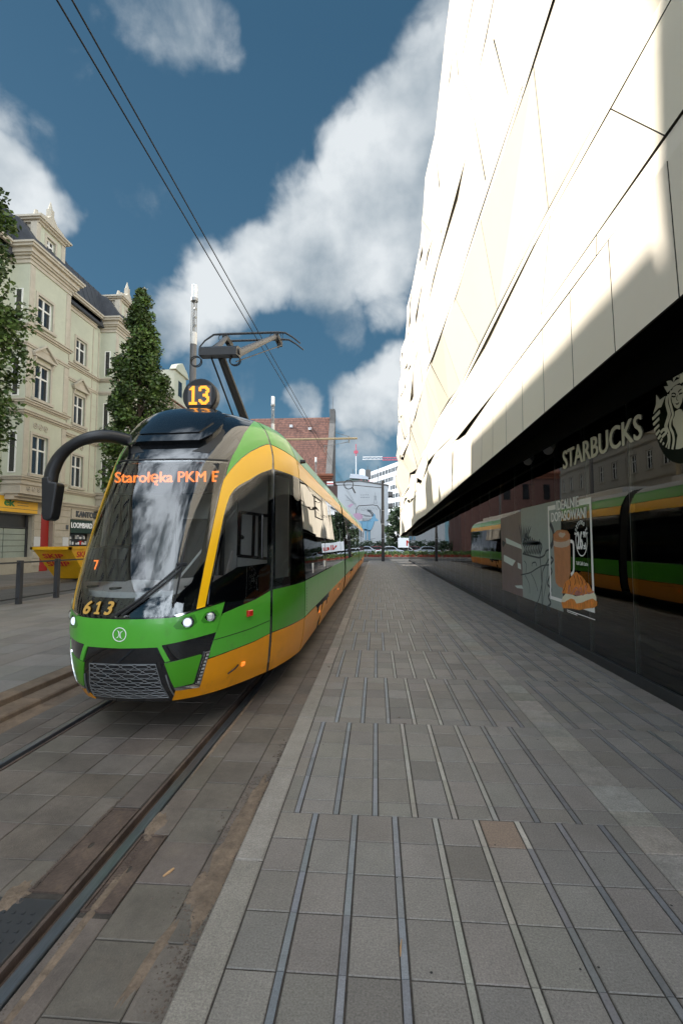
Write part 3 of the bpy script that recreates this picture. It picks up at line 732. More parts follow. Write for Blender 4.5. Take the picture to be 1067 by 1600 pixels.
# light fixtures under the soffit
def spot(x, y, label):
    t = thing('spotlight', label, 'spotlight', (x, y, 3.3), 'spotlights under the soffit')
    m = MB(); m.tube([(x, y, 3.95), (x, y, 3.15)], .02, 6); m.build('stem', MT['steel'], t)
    m = MB(); m.tube([(x, y, 3.12), (x-.10, y-.12, 3.02)], [.06, .075], 10); m.build('lamp_head', MT['pole'], t)
spot(2.72, 7.6, 'nearer grey spotlight under the black soffit beside the lettering'); spot(2.72, 8.6, 'farther grey spotlight under the black soffit')

# storefront sign: pale letters and round emblem
FM = frame((GX-.012, 0, 0), (0, -1, 0), (0, 0, 1))      # plane of the glass seen from the street: x' = -Y, y' = Z
def gp(px, py, X=GX-.006): v = atX(px, py, X); return (-v.y, v.z)
sg = thing('shop_sign', 'pale capital lettering and round two tailed figure emblem on the black shopfront', 'shop sign', (GX-.02, 6, 2.8))
S0, S1 = -7.72, -5.47
text('lettering', 'STARBUCKS', MT['sign'], sg, frame((GX-.006, -S0, 2.765), (0, -1, 0), (0, 0, 1)), width=S1-S0, height=.275, bold=.018, thick=.004)
def cz(pts): return [gp(1000+x/10, 560+y/10, GX-.010) for x, y in pts]
star = [(535,118),(555,180),(615,158),(585,232),(602,300),(552,288),(508,368),(503,280),(463,243),(518,215)]
crown = [(398,350),(470,345),(510,378),(545,345),(600,318),(640,235),(670,200),(670,372),(600,385),(520,430),(415,535),(360,438),(432,432)]
tail = [(242,568),(295,650),(382,588),(318,760),(270,780),(195,865),(240,720)]
bars = [[(180,925),(295,805),(300,860),(185,968)],[(190,1015),(285,918),(290,962),(200,1055)],[(208,1100),(285,1022),(290,1060),(215,1138)],[(230,1180),(285,1108),(303,1130),(250,1210)],[(262,1248),(300,1180),(322,1215),(280,1270)],[(298,1300),(325,1245),(340,1265),(312,1318)],[(338,1345),(350,1305),(370,1325),(350,1358)]]
hair1 = stroke([cz([p])[0] for p in [(398,600),(390,690),(410,790),(425,880),(400,960),(370,1050),(385,1130),(410,1210),(425,1290),(395,1395)]], .022)
def hs(pts, w): return stroke(spl([cz([p])[0] for p in pts], 5), w)
hair = [hs([(400,590),(392,700),(415,800),(428,870),(405,960),(378,1060),(400,1130)], .018),
        hs([(430,560),(410,680),(440,800),(455,880),(425,980),(405,1070),(440,1160),(450,1270),(432,1412)], .026),
        hs([(475,500),(450,640),(480,780),(500,880),(465,980),(460,1080),(500,1170),(515,1280),(492,1420)], .030),
        hs([(420,1180),(428,1280),(392,1390)], .014),
        hs([(310,1160),(360,1110),(400,1150),(330,1230)], .03)]
face = [(480,520),(510,450),(560,420),(610,415),(650,440),(665,500),(660,560),(640,680),(600,770),(570,785),(530,760),(490,680),(478,600)]
body = [(535,830),(600,790),(640,800),(670,860),(670,1385),(600,1415),(545,1418),(560,1300),(575,1200),(540,1100),(505,1040),(500,960),(530,900)]
polys = [cz(star), cz(crown), cz(tail)]+[cz(b) for b in bars]+[cz(face), cz(body)]+hair
cyc = -gp(1063, 640, GX-.010)[0]       # emblem axis
ccx = cz([(665, 900)])[0][0]
polys_all = polys+[[(2*ccx-p[0]+.006, p[1]) for p in reversed(q)] for q in polys[1:]]
flat('emblem', polys_all, MT['sign'], sg, frame((GX-.006, 0, 0), (0, -1, 0), (0, 0, 1)), thick=.003)
cc = cz([(665, 940)])[0]
flat('emblem_disc', [circ(cc[0], cc[1]+.03, .46, 48)], MT['signg'], sg, frame((GX-.002, 0, 0), (0, -1, 0), (0, 0, 1)), thick=.003)
ft = [hs([(485,560),(505,545),(535,548),(550,570)], .012), hs([(488,590),(520,600),(548,590)], .014), hs([(590,530),(610,500),(640,482)], .012), hs([(600,560),(630,548),(655,540)], .014), hs([(575,575),(562,640),(585,655)], .006), cz([(545,700),(575,705),(605,680),(590,715),(565,728)])]
flat('emblem_face_lines', ft, MT['signg'], sg, frame((GX-.0095, 0, 0), (0, -1, 0), (0, 0, 1)), thick=.0015)

# poster of vinyl on the glass
po = thing('window_poster', 'white framed vinyl advert with tall latte glass and filled croissant', 'poster', (GX-.02, 7.5, .6))
PXp = GX-.0026
def pp(px, py): v = atX(px, py, PXp); return (-v.y, v.z)
PMx = lambda d: frame((PXp-d, 0, 0), (0, -1, 0), (0, 0, 1))
TL = pp(855.8, 792); TR = pp(923.5, 777); BL = pp(858.5, 939); BR = pp(928, 960)
xl, xr = (TL[0]+BL[0])/2, (TR[0]+BR[0])/2; zt, zb = 2.235, .66; w = .055
fr = [[(xl, zb), (xl+w, zb+w), (xl+w, zt-w*1.4), (xl+.36, zt-w*1.4), (xl+.36, zt), (xl, zt)], [(xl, zb), (xr, zb), (xr-w, zb+w), (xl+w, zb+w)], [(xr, zb), (xr, zt), (xr-.40, zt), (xr-.40, zt-w*1.6), (xr-w, zt-w*1.6), (xr-w, zb+w)]]
flat('poster_border', fr, MT['white'], po, PMx(0), thick=.001)
h1a, h1b = pp(869.3, 797.8), pp(903.6, 790.6); h2a, h2b = pp(861.4, 816.0), pp(915.6, 808.2)
text('poster_heading', 'IDEALNIE', MT['white'], po, frame((PXp-.001, -h1a[0], (h1a[1]+h1b[1])/2), (0, -1, 0), (0, 0, 1)), width=h1b[0]-h1a[0], height=.15, bold=.022, thick=.001)
text('poster_heading', 'DOPASOWANI', MT['white'], po, frame((PXp-.001, -h2a[0], (h2a[1]+h2b[1])/2), (0, -1, 0), (0, 0, 1)), width=h2b[0]-h2a[0], height=.15, bold=.022, thick=.001)
def blk(px, py): return pp(px, py)
# latte glass: crop coordinates converted to photo pixels
def q3(x, y): return pp(850+x/11.86, 770+y/11.86)
def q4(x, y): return pp(850+x/11.86, 860+y/11.86)
gl = [q3(165, 770), q3(172, 1000)]+[q4(185, 100), q4(200, 500), q4(215, 600), q4(270, 670), q4(350, 700), q4(450, 560), q4(482, 400), q4(478, 0)]+[q3(475, 1000), q3(470, 770), q3(420, 710), q3(330, 690), q3(230, 700)]
flat('coffee_glass', [gl], MT['coffee'], po, PMx(0), thick=.001)
flat('coffee_foam', [[q3(172, 880), q3(176, 985), q3(240, 1010), q3(330, 1018), q3(420, 1000), q3(472, 960), q3(470, 860), q3(400, 900), q3(300, 912), q3(220, 905)], [q3(258, 762), q3(300, 730), q3(340, 745), q3(380, 735), q3(392, 775), q3(340, 835), q3(280, 815)]], MT['foam'], po, PMx(.0015), thick=.001)
flat('coffee_rim', [stroke([q3(170, 780), q3(230, 705), q3(330, 692), q3(430, 712), q3(470, 780), q3(440, 840), q3(330, 868), q3(220, 850), q3(170, 780)], .014)], MT['rimc'], po, PMx(.0015), thick=.001)
flat('glass_handle', [stroke(spl([q3(480, 900), q3(515, 905), q3(540, 970), q3(545, 1300), q4(540, 380), q4(510, 430), q4(490, 455)], 4), .05)], MT['white'], po, PMx(.001), thick=.001)
upper = [q4(x, y) for x, y in ((330,790),(350,700),(400,570),(470,530),(520,470),(560,410),(600,398),(640,440),(700,480),(740,530),(780,590),(830,620),(860,690),(890,740),(930,770),(880,800),(700,830),(500,820),(400,800))]
lower = [q4(x, y) for x, y in ((318,960),(400,900),(560,880),(760,880),(920,870),(985,960),(980,1020),(930,1060),(800,1075),(650,1105),(560,1085),(450,1070),(345,1070))]
flat('croissant', [upper, lower], MT['croi'], po, PMx(.003), thick=.001)
flat('croissant_cheese', [[q4(x, y) for x, y in ((318,955),(340,870),(400,800),(520,820),(590,850),(700,830),(830,800),(930,790),(965,860),(970,940),(900,890),(780,930),(700,970),(600,985),(560,910),(500,890),(420,930),(380,960))]], MT['cheese'], po, PMx(.0045), thick=.001)
fold = []
for (a, b, c) in (((400,600),(380,700),(350,760)), ((470,540),(490,620),(470,680)), ((540,440),(580,560),(560,650)), ((600,420),(640,540),(650,640)), ((660,490),(700,560),(720,640)), ((760,570),(790,640),(800,700))): fold.append(stroke(spl([q4(*a), q4(*b), q4(*c)], 4), [.004]+[.018]*7+[.004]))
flat('croissant_folds', fold, MT['croid'], po, PMx(.0045), thick=.0008)
hm = [stroke(spl([q4(x, y) for x, y in ((440,790),(470,650),(490,790),(520,800),(560,720),(610,690),(640,800),(660,720),(690,700),(710,820),(750,780),(770,650),(800,780),(860,790),(900,760))], 5), .022)]
flat('croissant_ham', hm+[[q4(x, y) for x, y in ((560,800),(600,740),(690,770),(670,830),(600,840))]], MT['ham'], po, PMx(.006), thick=.0008)
# price roundel
rc = q3(683, 880); rr_ = .20
ring = [(rc[0]+rr_*math.cos(a)*.95, rc[1]+rr_*1.12*math.sin(a)) for a in [R(150+k*(240/40)) for k in range(41)]]
flat('price_ring', [stroke(ring, .014)], MT['white'], po, PMx(0), thick=.001)
text('price', '26', MT['white'], po, frame((PXp-.001, -(rc[0]-.145), rc[1]-.125), (0, -1, 0), (0, 0, 1)), width=.185, height=.25, bold=.02, thick=.001)
text('price', '90', MT['white'], po, frame((PXp-.001, -(rc[0]+.07), rc[1]+.04), (0, -1, 0), (0, 0, 1)), width=.08, height=.085, bold=.02, thick=.001)
text('price', 'zł', MT['white'], po, frame((PXp-.001, -(rc[0]+.07), rc[1]-.125), (0, -1, 0), (0, 0, 1)), width=.075, height=.09, bold=.02, thick=.001)
ww = 'WSZYSTKO ZA'
for i, ch in enumerate(ww):
    if ch == ' ': continue
    a = R(158-i*(136/(len(ww)-1))); cx_, cy_ = rc[0]+(rr_*.93)*math.cos(a), rc[1]+rr_*1.16*math.sin(a); tx = (math.sin(a), -math.cos(a))
    M = frame((PXp-.001, -cx_, cy_), (0, -tx[0], tx[1]), (0, -math.cos(a), math.sin(a)))
    text('price_caption', ch, MT['white'], po, M, width=.034, height=.055, align='CENTER', bold=.02, thick=.001)
cp = q4(690, 262)
text('poster_caption', 'Tall Caffè Latte', MT['white'], po, frame((PXp-.001, -(cp[0]-.19), cp[1]-.01), (0, -1, 0), (0, 0, 1)), width=.40, height=.05, thick=.001)
flat('poster_small_print', [[(xl+.72, zb-.085), (xr, zb-.085), (xr, zb-.097), (xl+.72, zb-.097)], [(xl+.72, zb-.11), (xl+1.1, zb-.11), (xl+1.1, zb-.118), (xl+.72, zb-.118)]], MT['white'], po, PMx(0), thick=.001)

# printed window film behind the glass
wf = thing('window_graphic', 'grey window film printed with dark botanical line drawings', 'window film', (GX-.01, 9.5, .4))
WX = GX-.0008
def wp(x, y): v = atX(760+x/8, 780+y/8, WX); return (-v.y, v.z)
WM = lambda d: frame((WX-d, 0, 0), (0, -1, 0), (0, 0, 1))
a_ = wp(440, 700)[0]; e_ = atX(878, 900, WX).y*-1; s_ = wp(185, 700)[0]
flat('film', [[(a_, .52), (e_, .52), (e_, 2.30), (a_, 2.30)]], MT['muralg'], wf, WM(0), thick=.0006)
flat('film_mauve', [[(s_, .52), (a_-.005, .52), (a_-.005, 2.25), (s_, 2.18)]], MT['muralm'], wf, WM(0), thick=.0006)
wpts = [[wp(235,480),wp(430,570),wp(440,625),wp(245,550)], [wp(215,695),wp(360,770),wp(320,835),wp(215,775)], [wp(385,790),wp(425,810),wp(430,880),wp(390,860)], [wp(350,1080),wp(440,1075),wp(455,1120),wp(380,1110)]]
flat('film_white_shapes', wpts, MT['muralw'], wf, WM(.0007), thick=.0003)
L_ = []
def wl(pts, w0):
    q = spl([wp(*p) for p in pts], 5); ws = list(w0) if isinstance(w0, list) else [w0]*len(q); ws = (ws+[ws[-1]]*len(q))[:len(q)]
    L_.append(stroke(q, [w_*1.5 for w_ in ws]))
for k in range(11):
    x = 455+k*21; wl([(x, 690), (x+22, 640-k*4), (x+14, 590-k*3), (x-12, 545)], [.01]+[.03]*14+[.004])
for k in range(9): wl([(455+k*20, 560), (480+k*22, 480+k*8), (470+k*24, 400+k*20)], [.035]*8+[.03, .02, .004])
for k in range(7): wl([(440+k*16, 540-k*8), (425+k*16, 440), (400+k*26, 300+k*6)], [.03]*8+[.02, .01, .004])
wl([(450,680),(520,700),(600,720),(665,730),(720,700),(740,650),(790,625)], .022)
wl([(430,945),(540,920),(620,870),(700,830),(800,820)], .016)
wl([(660,500),(665,700),(680,900),(690,1100),(690,1420)], .022)
wl([(780,740),(700,900),(690,1050),(650,1250),(590,1380)], .018)
wl([(555,930),(600,1020),(640,1150)], .012); wl([(470,770),(495,820),(490,920)], .012); wl([(565,840),(570,800),(610,790),(625,840)], .016); wl([(480,950),(530,1060),(540,1180)], .012)
wl([(800,720),(830,760),(790,830),(815,900),(780,980),(760,1060),(810,1130),(770,1220),(800,1300),(750,1360),(800,1380)], .028)
wl([(790,300),(830,400),(830,520),(800,600)], .06); wl([(745,640),(760,900),(700,1300),(700,1430)], .010)
L_.append([wp(195,510),wp(240,545),wp(205,600),wp(190,560)])
flat('film_drawing', L_, MT['ink'], wf, WM(.0011), thick=.0003)

# ================================================================== TRAM
XC, YE = -2.10, 6.05
ROWS = [(.25,1.13,4.07),(.40,1.165,3.95),(.60,1.19,3.89),(.80,1.20,3.87),(1.0,1.20,3.88),(1.2,1.195,3.93),(1.5,1.18,4.06),(1.9,1.155,4.26),(2.25,1.13,4.47),(2.45,1.115,4.60),(2.62,1.09,4.74),(2.80,1.02,4.90),(2.95,.93,5.06),(3.06,.80,5.22),(3.13,.62,5.36),(3.17,.35,5.47),(3.18,.0,5.53)]
PR = [(0,0),(.167,.006),(.323,.03),(.445,.085),(.56,.17),(.67,.29),(.78,.44),(.88,.61),(.955,.81),(1,1)]
def crm(P, t):
    n = len(P)-1; t = min(max(t, 0), n-1e-9); i = int(t); s = t-i; o = []
    p0, p1, p2, p3 = P[max(i-1, 0)], P[i], P[i+1], P[min(i+2, n)]; h = s*s*s; q = s*s
    for d in range(len(p1)):
        m1 = (p2[d]-p0[d])/(2 if i > 0 else 1); m2 = (p3[d]-p1[d])/(2 if i+2 <= n else 1)
        o.append(p1[d]*(2*h-3*q+1)+m1*(h-2*q+s)+p2[d]*(-2*h+3*q)+m2*(h-q))
    return o
def SCAB(u, v):
    z, w, yn = crm(ROWS, v); t = abs(u)*(len(PR)-1)
    if abs(u) < 1/9: a = abs(u)*9*.167; g_ = .006*(abs(u)*9)**2      # flat, smooth across the centre line
    else: a, g_ = crm(PR, t)
    return Vector((XC+math.copysign(w*a, u), yn+(YE-yn)*g_, z))
def SBODY(side):
    def f(y, v):
        z, w, yn = crm(ROWS, v); return Vector((XC+side*w, y, z))
    return f
tram = thing('tram', 'long low floor tram in green, yellow and orange with black rounded front, number 13', 'tram', (XC, 5, 0))
G = MT
def mir(p): return [(-x, y) for x, y in reversed(p)]
def both(name, poly, m, off=.004, thick=.007, holes=(), label=None):
    for s in (0, 1):
        o = patch(name, mir(poly) if s else poly, m, tram, SCAB, off, thick, [mir(h) if s else h for h in holes])
        if label: o['label'] = label
def sym(h): return h+[(-x, y) for x, y in reversed(h) if x > 1e-6]
ws_hole = sym([(0, 4.75), (.15, 4.78), (.25, 4.9), (.31, 5.25), (.335, 5.8), (.345, 6.98), (.355, 7.8), (.365, 8.6), (.34, 8.74), (0, 8.68)])
sw_hole = [(.415,5.2),(.536,5.62),(.700,5.68),(.694,8.55),(.60,8.02),(.531,7.62),(.478,7.22),(.452,6.8)]
dw_hole = [(.745,5.1),(.985,5.1),(.985,8.55),(.745,8.6)]
patch('front_shell', [(-1, 0), (1, 0), (1, 16), (-1, 16)], G['gblack'], tram, SCAB, 0, .01, [ws_hole, sw_hole, mir(sw_hole), dw_hole, mir(dw_hole)], step=.05)
patch('windscreen', sym([(0, 3.93), (.15, 3.95), (.25, 3.98), (.325, 4.16), (.345, 5.0), (.358, 5.8), (.378, 6.98), (.388, 7.8), (.398, 8.0), (.41, 8.85), (0, 8.80)]), G['wscreen'], tram, SCAB, .010, .006, step=.05)
both('side_window', [(.40,4.35),(.638,4.28),(.716,4.72),(.716,8.93),(.64,8.55),(.566,8.0),(.476,7.58),(.455,7.4),(.44,7.1),(.425,6.3),(.405,5.1)], G['cabglass'], .003, .004)
both('side_window', [(.732,4.74),(.996,4.74),(.996,8.83),(.732,8.93)], G['cabglass'], .003, .004)
apron = sym([(0, 3.86), (.15, 3.88), (.24, 3.91), (.33, 4.07), (.479, 4.36), (.462, 3.67), (.443, 3.07), (.193, 2.82), (.185, 2.80), (.205, 2.45), (.222, 2.14), (.200, 2.10), (.183, 2.42), (.168, 2.73), (0, 2.70)])
patch('front_apron', apron, G['green'], tram, SCAB, .012, .016, [[(x, y) for x, y in circ(.305, 3.66, .034, 6, .235)], [(x, y) for x, y in circ(-.305, 3.66, .034, 6, .235)], circ(.414, 3.78, .030, 6, .215), circ(-.414, 3.78, .030, 6, .215)])
both('lamp_pocket', [(.235,3.55),(.270,3.90),(.335,3.97),(.352,3.62),(.31,3.36),(.25,3.42)], G['pocketshade'], .0128, .003, [circ(.305, 3.66, .033, 10, .23)])
both('lamp_pocket', [(.368,3.66),(.388,3.98),(.440,4.05),(.456,3.82),(.43,3.52),(.382,3.54)], G['pocketshade'], .0128, .003, [circ(.414, 3.78, .029, 10, .21)])
both('headlight_strip', [(.235, 4.00), (.33, 4.15), (.478, 4.44), (.478, 4.37), (.33, 4.07), (.25, 3.92)], G['chrome'], .016, .016)
both('corner_panel', [(.196, 2.04), (.372, 2.22), (.378, 2.16), (.337, 1.05), (.330, .98), (.235, .93), (.225, 1.2)], G['dgreen'], .006, .01)
both('lower_trim', [(.233, .90), (.334, .93), (.360, .78), (.36, .66), (.238, .74)], G['chrome'], .008, .012)
both('side_panel', [(.418, 2.27), (.447, 3.05), (.466, 3.67), (.478, 3.83), (.638, 4.23), (.716, 4.56), (.716, 2.34), (.64, 2.20), (.412, 1.98)], G['green'])
both('skirt', [(.406, 1.92), (.64, 2.16), (.716, 2.30), (.716, .02), (.206, .02), (.238, .70), (.362, .62)], G['orange'])
both('yellow_band', [(.346, 4.14), (.364, 5.79), (.384, 6.98), (.394, 7.7), (.400, 7.95), (.410, 8.07), (.452, 8.67), (.50, 9.3), (.558, 9.88), (.63, 10.35), (.690, 10.64), (.716, 10.70), (.716, 8.97), (.64, 8.56), (.566, 8.08), (.50, 7.80), (.474, 7.66), (.452, 7.45), (.440, 7.2), (.431, 6.9), (.416, 6.2), (.398, 5.08), (.386, 4.21)], G['yellow'])
both('roof_side', [(.412, 8.12), (.44, 8.56), (.452, 8.74), (.50, 9.36), (.558, 9.94), (.63, 10.41), (.690, 10.70), (.716, 10.75), (.716, 13.25), (.69, 13.1), (.652, 12.77), (.59, 12.1), (.517, 11.17), (.465, 10.2), (.432, 9.37), (.416, 8.6)], G['green'])
both('panel_seam', [(.424, 2.74), (.60, 2.86), (.714, 3.02), (.714, 2.99), (.60, 2.83), (.424, 2.71)], G['black'], .0055, .003)
both('skirt', [(.732, .02), (.732, 2.32), (.997, 2.32), (.997, .02)], G['orange'])
both('side_panel', [(.732, 2.38), (.732, 4.60), (.997, 4.64), (.997, 2.38)], G['dgreen'])
both('yellow_band', [(.732, 8.98), (.732, 10.70), (.997, 10.30), (.997, 8.88)], G['yellow'])
both('roof_side', [(.732, 10.76), (.732, 13.2), (.83, 13.0), (.92, 12.6), (.997, 12.1), (.997, 10.36)], G['green'])
# roof fairing, vents
patch('roof_fairing', [(-.40,10.5),(-.34,10.05),(-.246,9.95),(0,9.93),(.181,9.99),(.26,10.5),(.33,11.37),(.345,12.0),(.30,12.8),(.24,13.2),(0,13.35),(-.24,13.2),(-.36,12.6),(-.43,11.6)], G['gblack'], tram, SCAB, .055, .06)
patch('roof_fairing_inset', [(-.33,10.75),(-.22,10.45),(0,10.42),(.17,10.5),(.25,11.3),(.26,12.2),(.2,12.8),(0,12.95),(-.2,12.8),(-.31,12.2),(-.35,11.4)], G['gblack'], tram, SCAB, .066, .014)
both('roof_vent', [(.15,9.45),(.26,9.35),(.34,10.4),(.355,11.0),(.335,11.25),(.30,10.7),(.225,9.95)], G['black'], .002, .004)
for v in (8.86,): patch('windscreen_seam', sym([(0, v), (.2, v+.02), (.41, v+.10), (.415, v+.18), (.2, v+.09), (0, v+.07)]), G['black'], tram, SCAB, .006, .006)
# headlights
def SN(u, v):
    e = .004; a = SCAB(u+e, v)-SCAB(u-e, v); b = SCAB(u, v+.02)-SCAB(u, v-.02); n = a.cross(b).normalized(); return n if n.y < 0 else -n
def disc_on(name, u, v, r, d0, d1, m, parent, seg=20, sm=False, r2=None):
    p = SCAB(u, v); n = (SN(u, v)+Vector((0, -.9, 0))).normalized(); mb = MB(); mb.tube([p+n*d0, p+n*d1], [r, r2 or r], seg); return mb.build(name, m, parent)
for s in (1, -1):
    for (u, v, r, on) in ((.305, 3.66, .038, True), (.414, 3.78, .034, False)):
        h = disc_on('headlight', u*s, v, r+.016, -.05, .004, G['gblack'], tram); disc_on('rim', u*s, v, r+.004, .004, .012, G['chrome'], h); disc_on('lens', u*s, v, r-.004, .012, .018, G['lampon'] if on else G['ledoff'], h, r2=r-.012)
    # vertical LED lamp strip
    mb = patch('lamp_strip', [(s*a, b) for a, b in ((.392, 2.30), (.416, 2.32), (.366, .84), (.340, .95))][::s], G['chrome'], tram, SCAB, .012, .016)
    lens = MB(); blk_ = MB()
    for k in range(9):
        t = (k+.5)/9; u = (.404-(.404-.353)*t)*s; v = 2.24-(2.24-.98)*t; p = SCAB(u, v); n = SN(u, v); x = n.cross(Vector((0, 0, 1))).normalized(); y = x.cross(n)
        if y.z < 0: y = -y
        for (mbx, hw, hh, d) in ((blk_, .019, .0135, .0165), (lens, .013, .009, .0195)):
            q = [p+n*d+x*a*hw+y*b*hh for a, b in ((-1, -1), (1, -1), (1, 1), (-1, 1))]; mbx.quad(*q)
    blk_.build('lamp_cells', G['black'], tram); lens.build('lamp_lenses', G['ledoff'], tram)
# grille: hexagonal mesh of metal strips
gm = MB(); GV0, GV1 = .28, 2.02
def gw(v): return .160+(2.02-v)*.022
def gpt(x, v): return SCAB(x*gw(v), v)+Vector((0, -.012, 0))
def bar(a, b, r=.0035): gm.tube([gpt(*a), gpt((a[0]+b[0])/2, (a[1]+b[1])/2), gpt(*b)], r, 4)
rows = 9; vs = [GV1-(GV1-GV0)*k/(rows) for k in range(rows+1)]
nc = 5; cw = 2/nc
for r_ in range(rows):
    va, vb = vs[r_], vs[r_+1]; vm = (va+vb)/2; o_ = 0 if r_ % 2 else .5
    for c in range(-1, nc+1):
        x0 = -1+(c+o_)*cw; x1 = x0+cw
        def cl_(x): return max(-1, min(1, x))
        if x1 <= -1 or x0 >= 1: continue
        pts = [(x0, vm), (x0+.08, va-.02), (x1-.08, va-.02), (x1, vm), (x1-.08, vb+.02), (x0+.08, vb+.02)]
        pts = [(cl_(p[0]), p[1]) for p in pts]
        for a, b in zip(pts, pts[1:]+pts[:1]):
            if abs(a[0]-b[0]) < 1e-6 and abs(a[0]) > .99 : continue
            bar(a, b, .0028)
for a, b in (((-1, GV1), (1, GV1)), ((-1, GV0), (1, GV0)), ((-1, GV0), (-1, GV1)), ((1, GV0), (1, GV1))): bar(a, b, .004)
gm.build('grille', G['steel'], tram)
both('grille_edge', [(.198, 1.55), (.204, 1.55), (.228, .45), (.222, .45)], G['steel'], .012, .01)
# marker lamps
def blob(name, u, v, wx, wz, d, m):
    p = SCAB(u, v); n = SN(u, v); x = Vector((0, 0, 1)).cross(n).normalized(); y = n.cross(x); mb = MB(); P = []
    for dd, k in ((.002, 1), (d*.7, 1), (d, .78)): P.append([p+n*dd+x*a*wx*k+y*b*wz*k for a, b in ((-1, -1), (1, -1), (1, 1), (-1, 1))])
    for i in range(2):
        for k in range(4): mb.quad(P[i][k], P[i][(k+1) % 4], P[i+1][(k+1) % 4], P[i+1][k])
    mb.quad(*P[2]); return mb.build(name, m, tram)
for s in (1, -1):
    blob('red_reflector', .604*s, 3.62, .038, .03, .03, G['red']); blob('side_marker', .58*s, 1.26, .022, .02, .02, G['orl'])
# number, emblem on the nose
def decal(name, u, v, dz=.016):
    p = SCAB(u, v)+SN(u, v)*dz; n = SN(u, v); x = Vector((0, 0, 1)).cross(n).normalized(); y = n.cross(x); return frame(p, x, y)
for i, (ch, u) in enumerate(zip('613', (-.175, -.118, -.060))):
    M = decal('number', u, 4.05, .020)
    if ch == '1':
        flat('fleet_number', [[(-.030, 0), (.022, 0), (.025, .016), (.010, .018), (.028, .105), (.012, .105), (-.014, .088), (-.017, .074), (.002, .080), (-.010, .018), (-.027, .016)]], G['gold'], tram, M, thick=.003); continue
    text('fleet_number', ch, G['gold'], tram, M, width=.075 if ch != '1' else .055, height=.105, align='CENTER', bold=.035, thick=.002, shear=.35)
M = decal('emblem', 0, 3.27, .020)
rr_ = .058
em = [(circ(0, 0, rr_, 36), [circ(0, 0, rr_-.006, 36)])]
hl = spl([(-.022, .036), (-.010, .018), (-.010, -.012), (-.034, -.032)], 5); hr = [(-.034, -.032), (-.012, -.024), (-.002, -.004), (-.002, .022), (-.022, .036)]
sh_ = hl+hr[1:-1]; em += [sh_, [(-x, -y) for x, y in sh_]]
flat('round_emblem', em, G['white'], tram, M, thick=.002)
# destination display behind the windscreen
mb = MB(); mb.box((XC-.53, 4.66, 2.10), (XC+.53, 4.74, 2.40)); mb.build('destination_display', G['black'], tram)
text('destination_text', 'Starołęka PKM E', G['ledr'], tram, frame((XC-.535, 4.655, 2.215), (1, 0, 0), (0, 0, 1)), width=1.07, height=.105, bold=.018, thick=.004)
# route number disc
dsc = MB(); dsc.tube([(XC+.06, 5.46, 3.315), (XC+.06, 5.36, 3.315)], [.205, .205], 40); dsc.tube([(XC+.06, 5.36, 3.315), (XC+.06, 5.345, 3.315)], [.205, .19], 40); dsc.tube([(XC+.06, 5.42, 3.14), (XC+.06, 5.42, 3.05)], .05, 10)
dd_ = dsc.build('route_disc', G['satin'], tram); smooth_auto(dd_)
mb = MB(); mb.box((XC+.06-.135, 5.338, 3.2), (XC+.06+.145, 5.344, 3.43)); mb.build('led_panel', G['pole'], dd_)
ONE = ["..11..",".111..","1111..","..11..","..11..","..11..","..11..","..11..","..11..","..11..","..11..","..11..","111111","111111"]
THREE = [".11111..","1111111.","11...111","11....11",".....111",".....11.","...1111.","...1111.",".....111","......11","11....11","111..111",".111111.","..1111.."]
mb = MB(); ds = .0158
for pat, x0 in ((ONE, -.118), (THREE, -.005)):
    for r_, row in enumerate(pat):
        for c, ch in enumerate(row):
            if ch == '1': x = XC+.06+x0+c*ds; z = 3.425-r_*ds; mb.box((x, 5.332, z-ds*.92), (x+ds*.92, 5.337, z))
mb.build('led_digits', G['led'], dd_)
# wipers
mb = MB()
def onw(u, v, d=.035): return SCAB(u, v)+SN(u, v)*d
mb.tube([onw(-.02, 4.02), onw(.07, 4.6), onw(.17, 5.3), onw(.235, 5.72)], [.014, .011, .009, .008], 6)
mb.tube([onw(.01, 4.02), onw(.09, 4.6), onw(.185, 5.25), onw(.24, 5.62)], [.014, .011, .009, .008], 6)
mb.tube([onw(.075, 4.6, .02), onw(.16, 5.1, .02), onw(.22, 5.45, .02)], .005, 6)
mb.tube([onw(.243, 6.55, .03), onw(.240, 5.7, .03), onw(.236, 4.9, .03), onw(.228, 4.3, .03)], [.006, .011, .008, .005], 6)
mb.tube([onw(.215, 5.72), onw(.262, 5.75)], .012, 6)
mb.build('wiper', G['satin'], tram)
for u in (-.02, .02): disc_on('wiper_bolt', u, 3.99, .010, .012, .03, G['chrome'], tram, 8)
# mirror arm on the far side
arm = MB(); apts = spl([(-2.62, 4.95, 2.70), (-2.78, 4.82, 2.725), (-2.93, 4.72, 2.70), (-3.10, 4.68, 2.62), (-3.24, 4.68, 2.50), (-3.32, 4.68, 2.34), (-3.335, 4.68, 2.22)], 5)
arm.tube(apts, [.062+.006*math.sin(i*.3) for i in range(len(apts))], 14); ao = arm.build('mirror_arm', G['satin'], tram, smooth=True)
mh = MB(); mh.prism([(-3.385, 2.27), (-3.37, 1.90), (-3.355, 1.84), (-3.30, 1.825), (-3.262, 1.85), (-3.25, 1.9), (-3.215, 2.18), (-3.22, 2.215), (-3.29, 2.225), (-3.31, 2.28)], 1, 4.60, 4.74); mo = mh.build('mirror', G['satin'], ao)
bv = mo.modifiers.new('bevel', 'BEVEL'); bv.width = .018; bv.segments = 3
mh = MB(); mh.prism([(-3.355, 2.10), (-3.345, 1.90), (-3.28, 1.87), (-3.25, 2.17), (-3.31, 2.18)], 1, 4.745, 4.75); mh.build('mirror_glass', G['chrome'], mo)
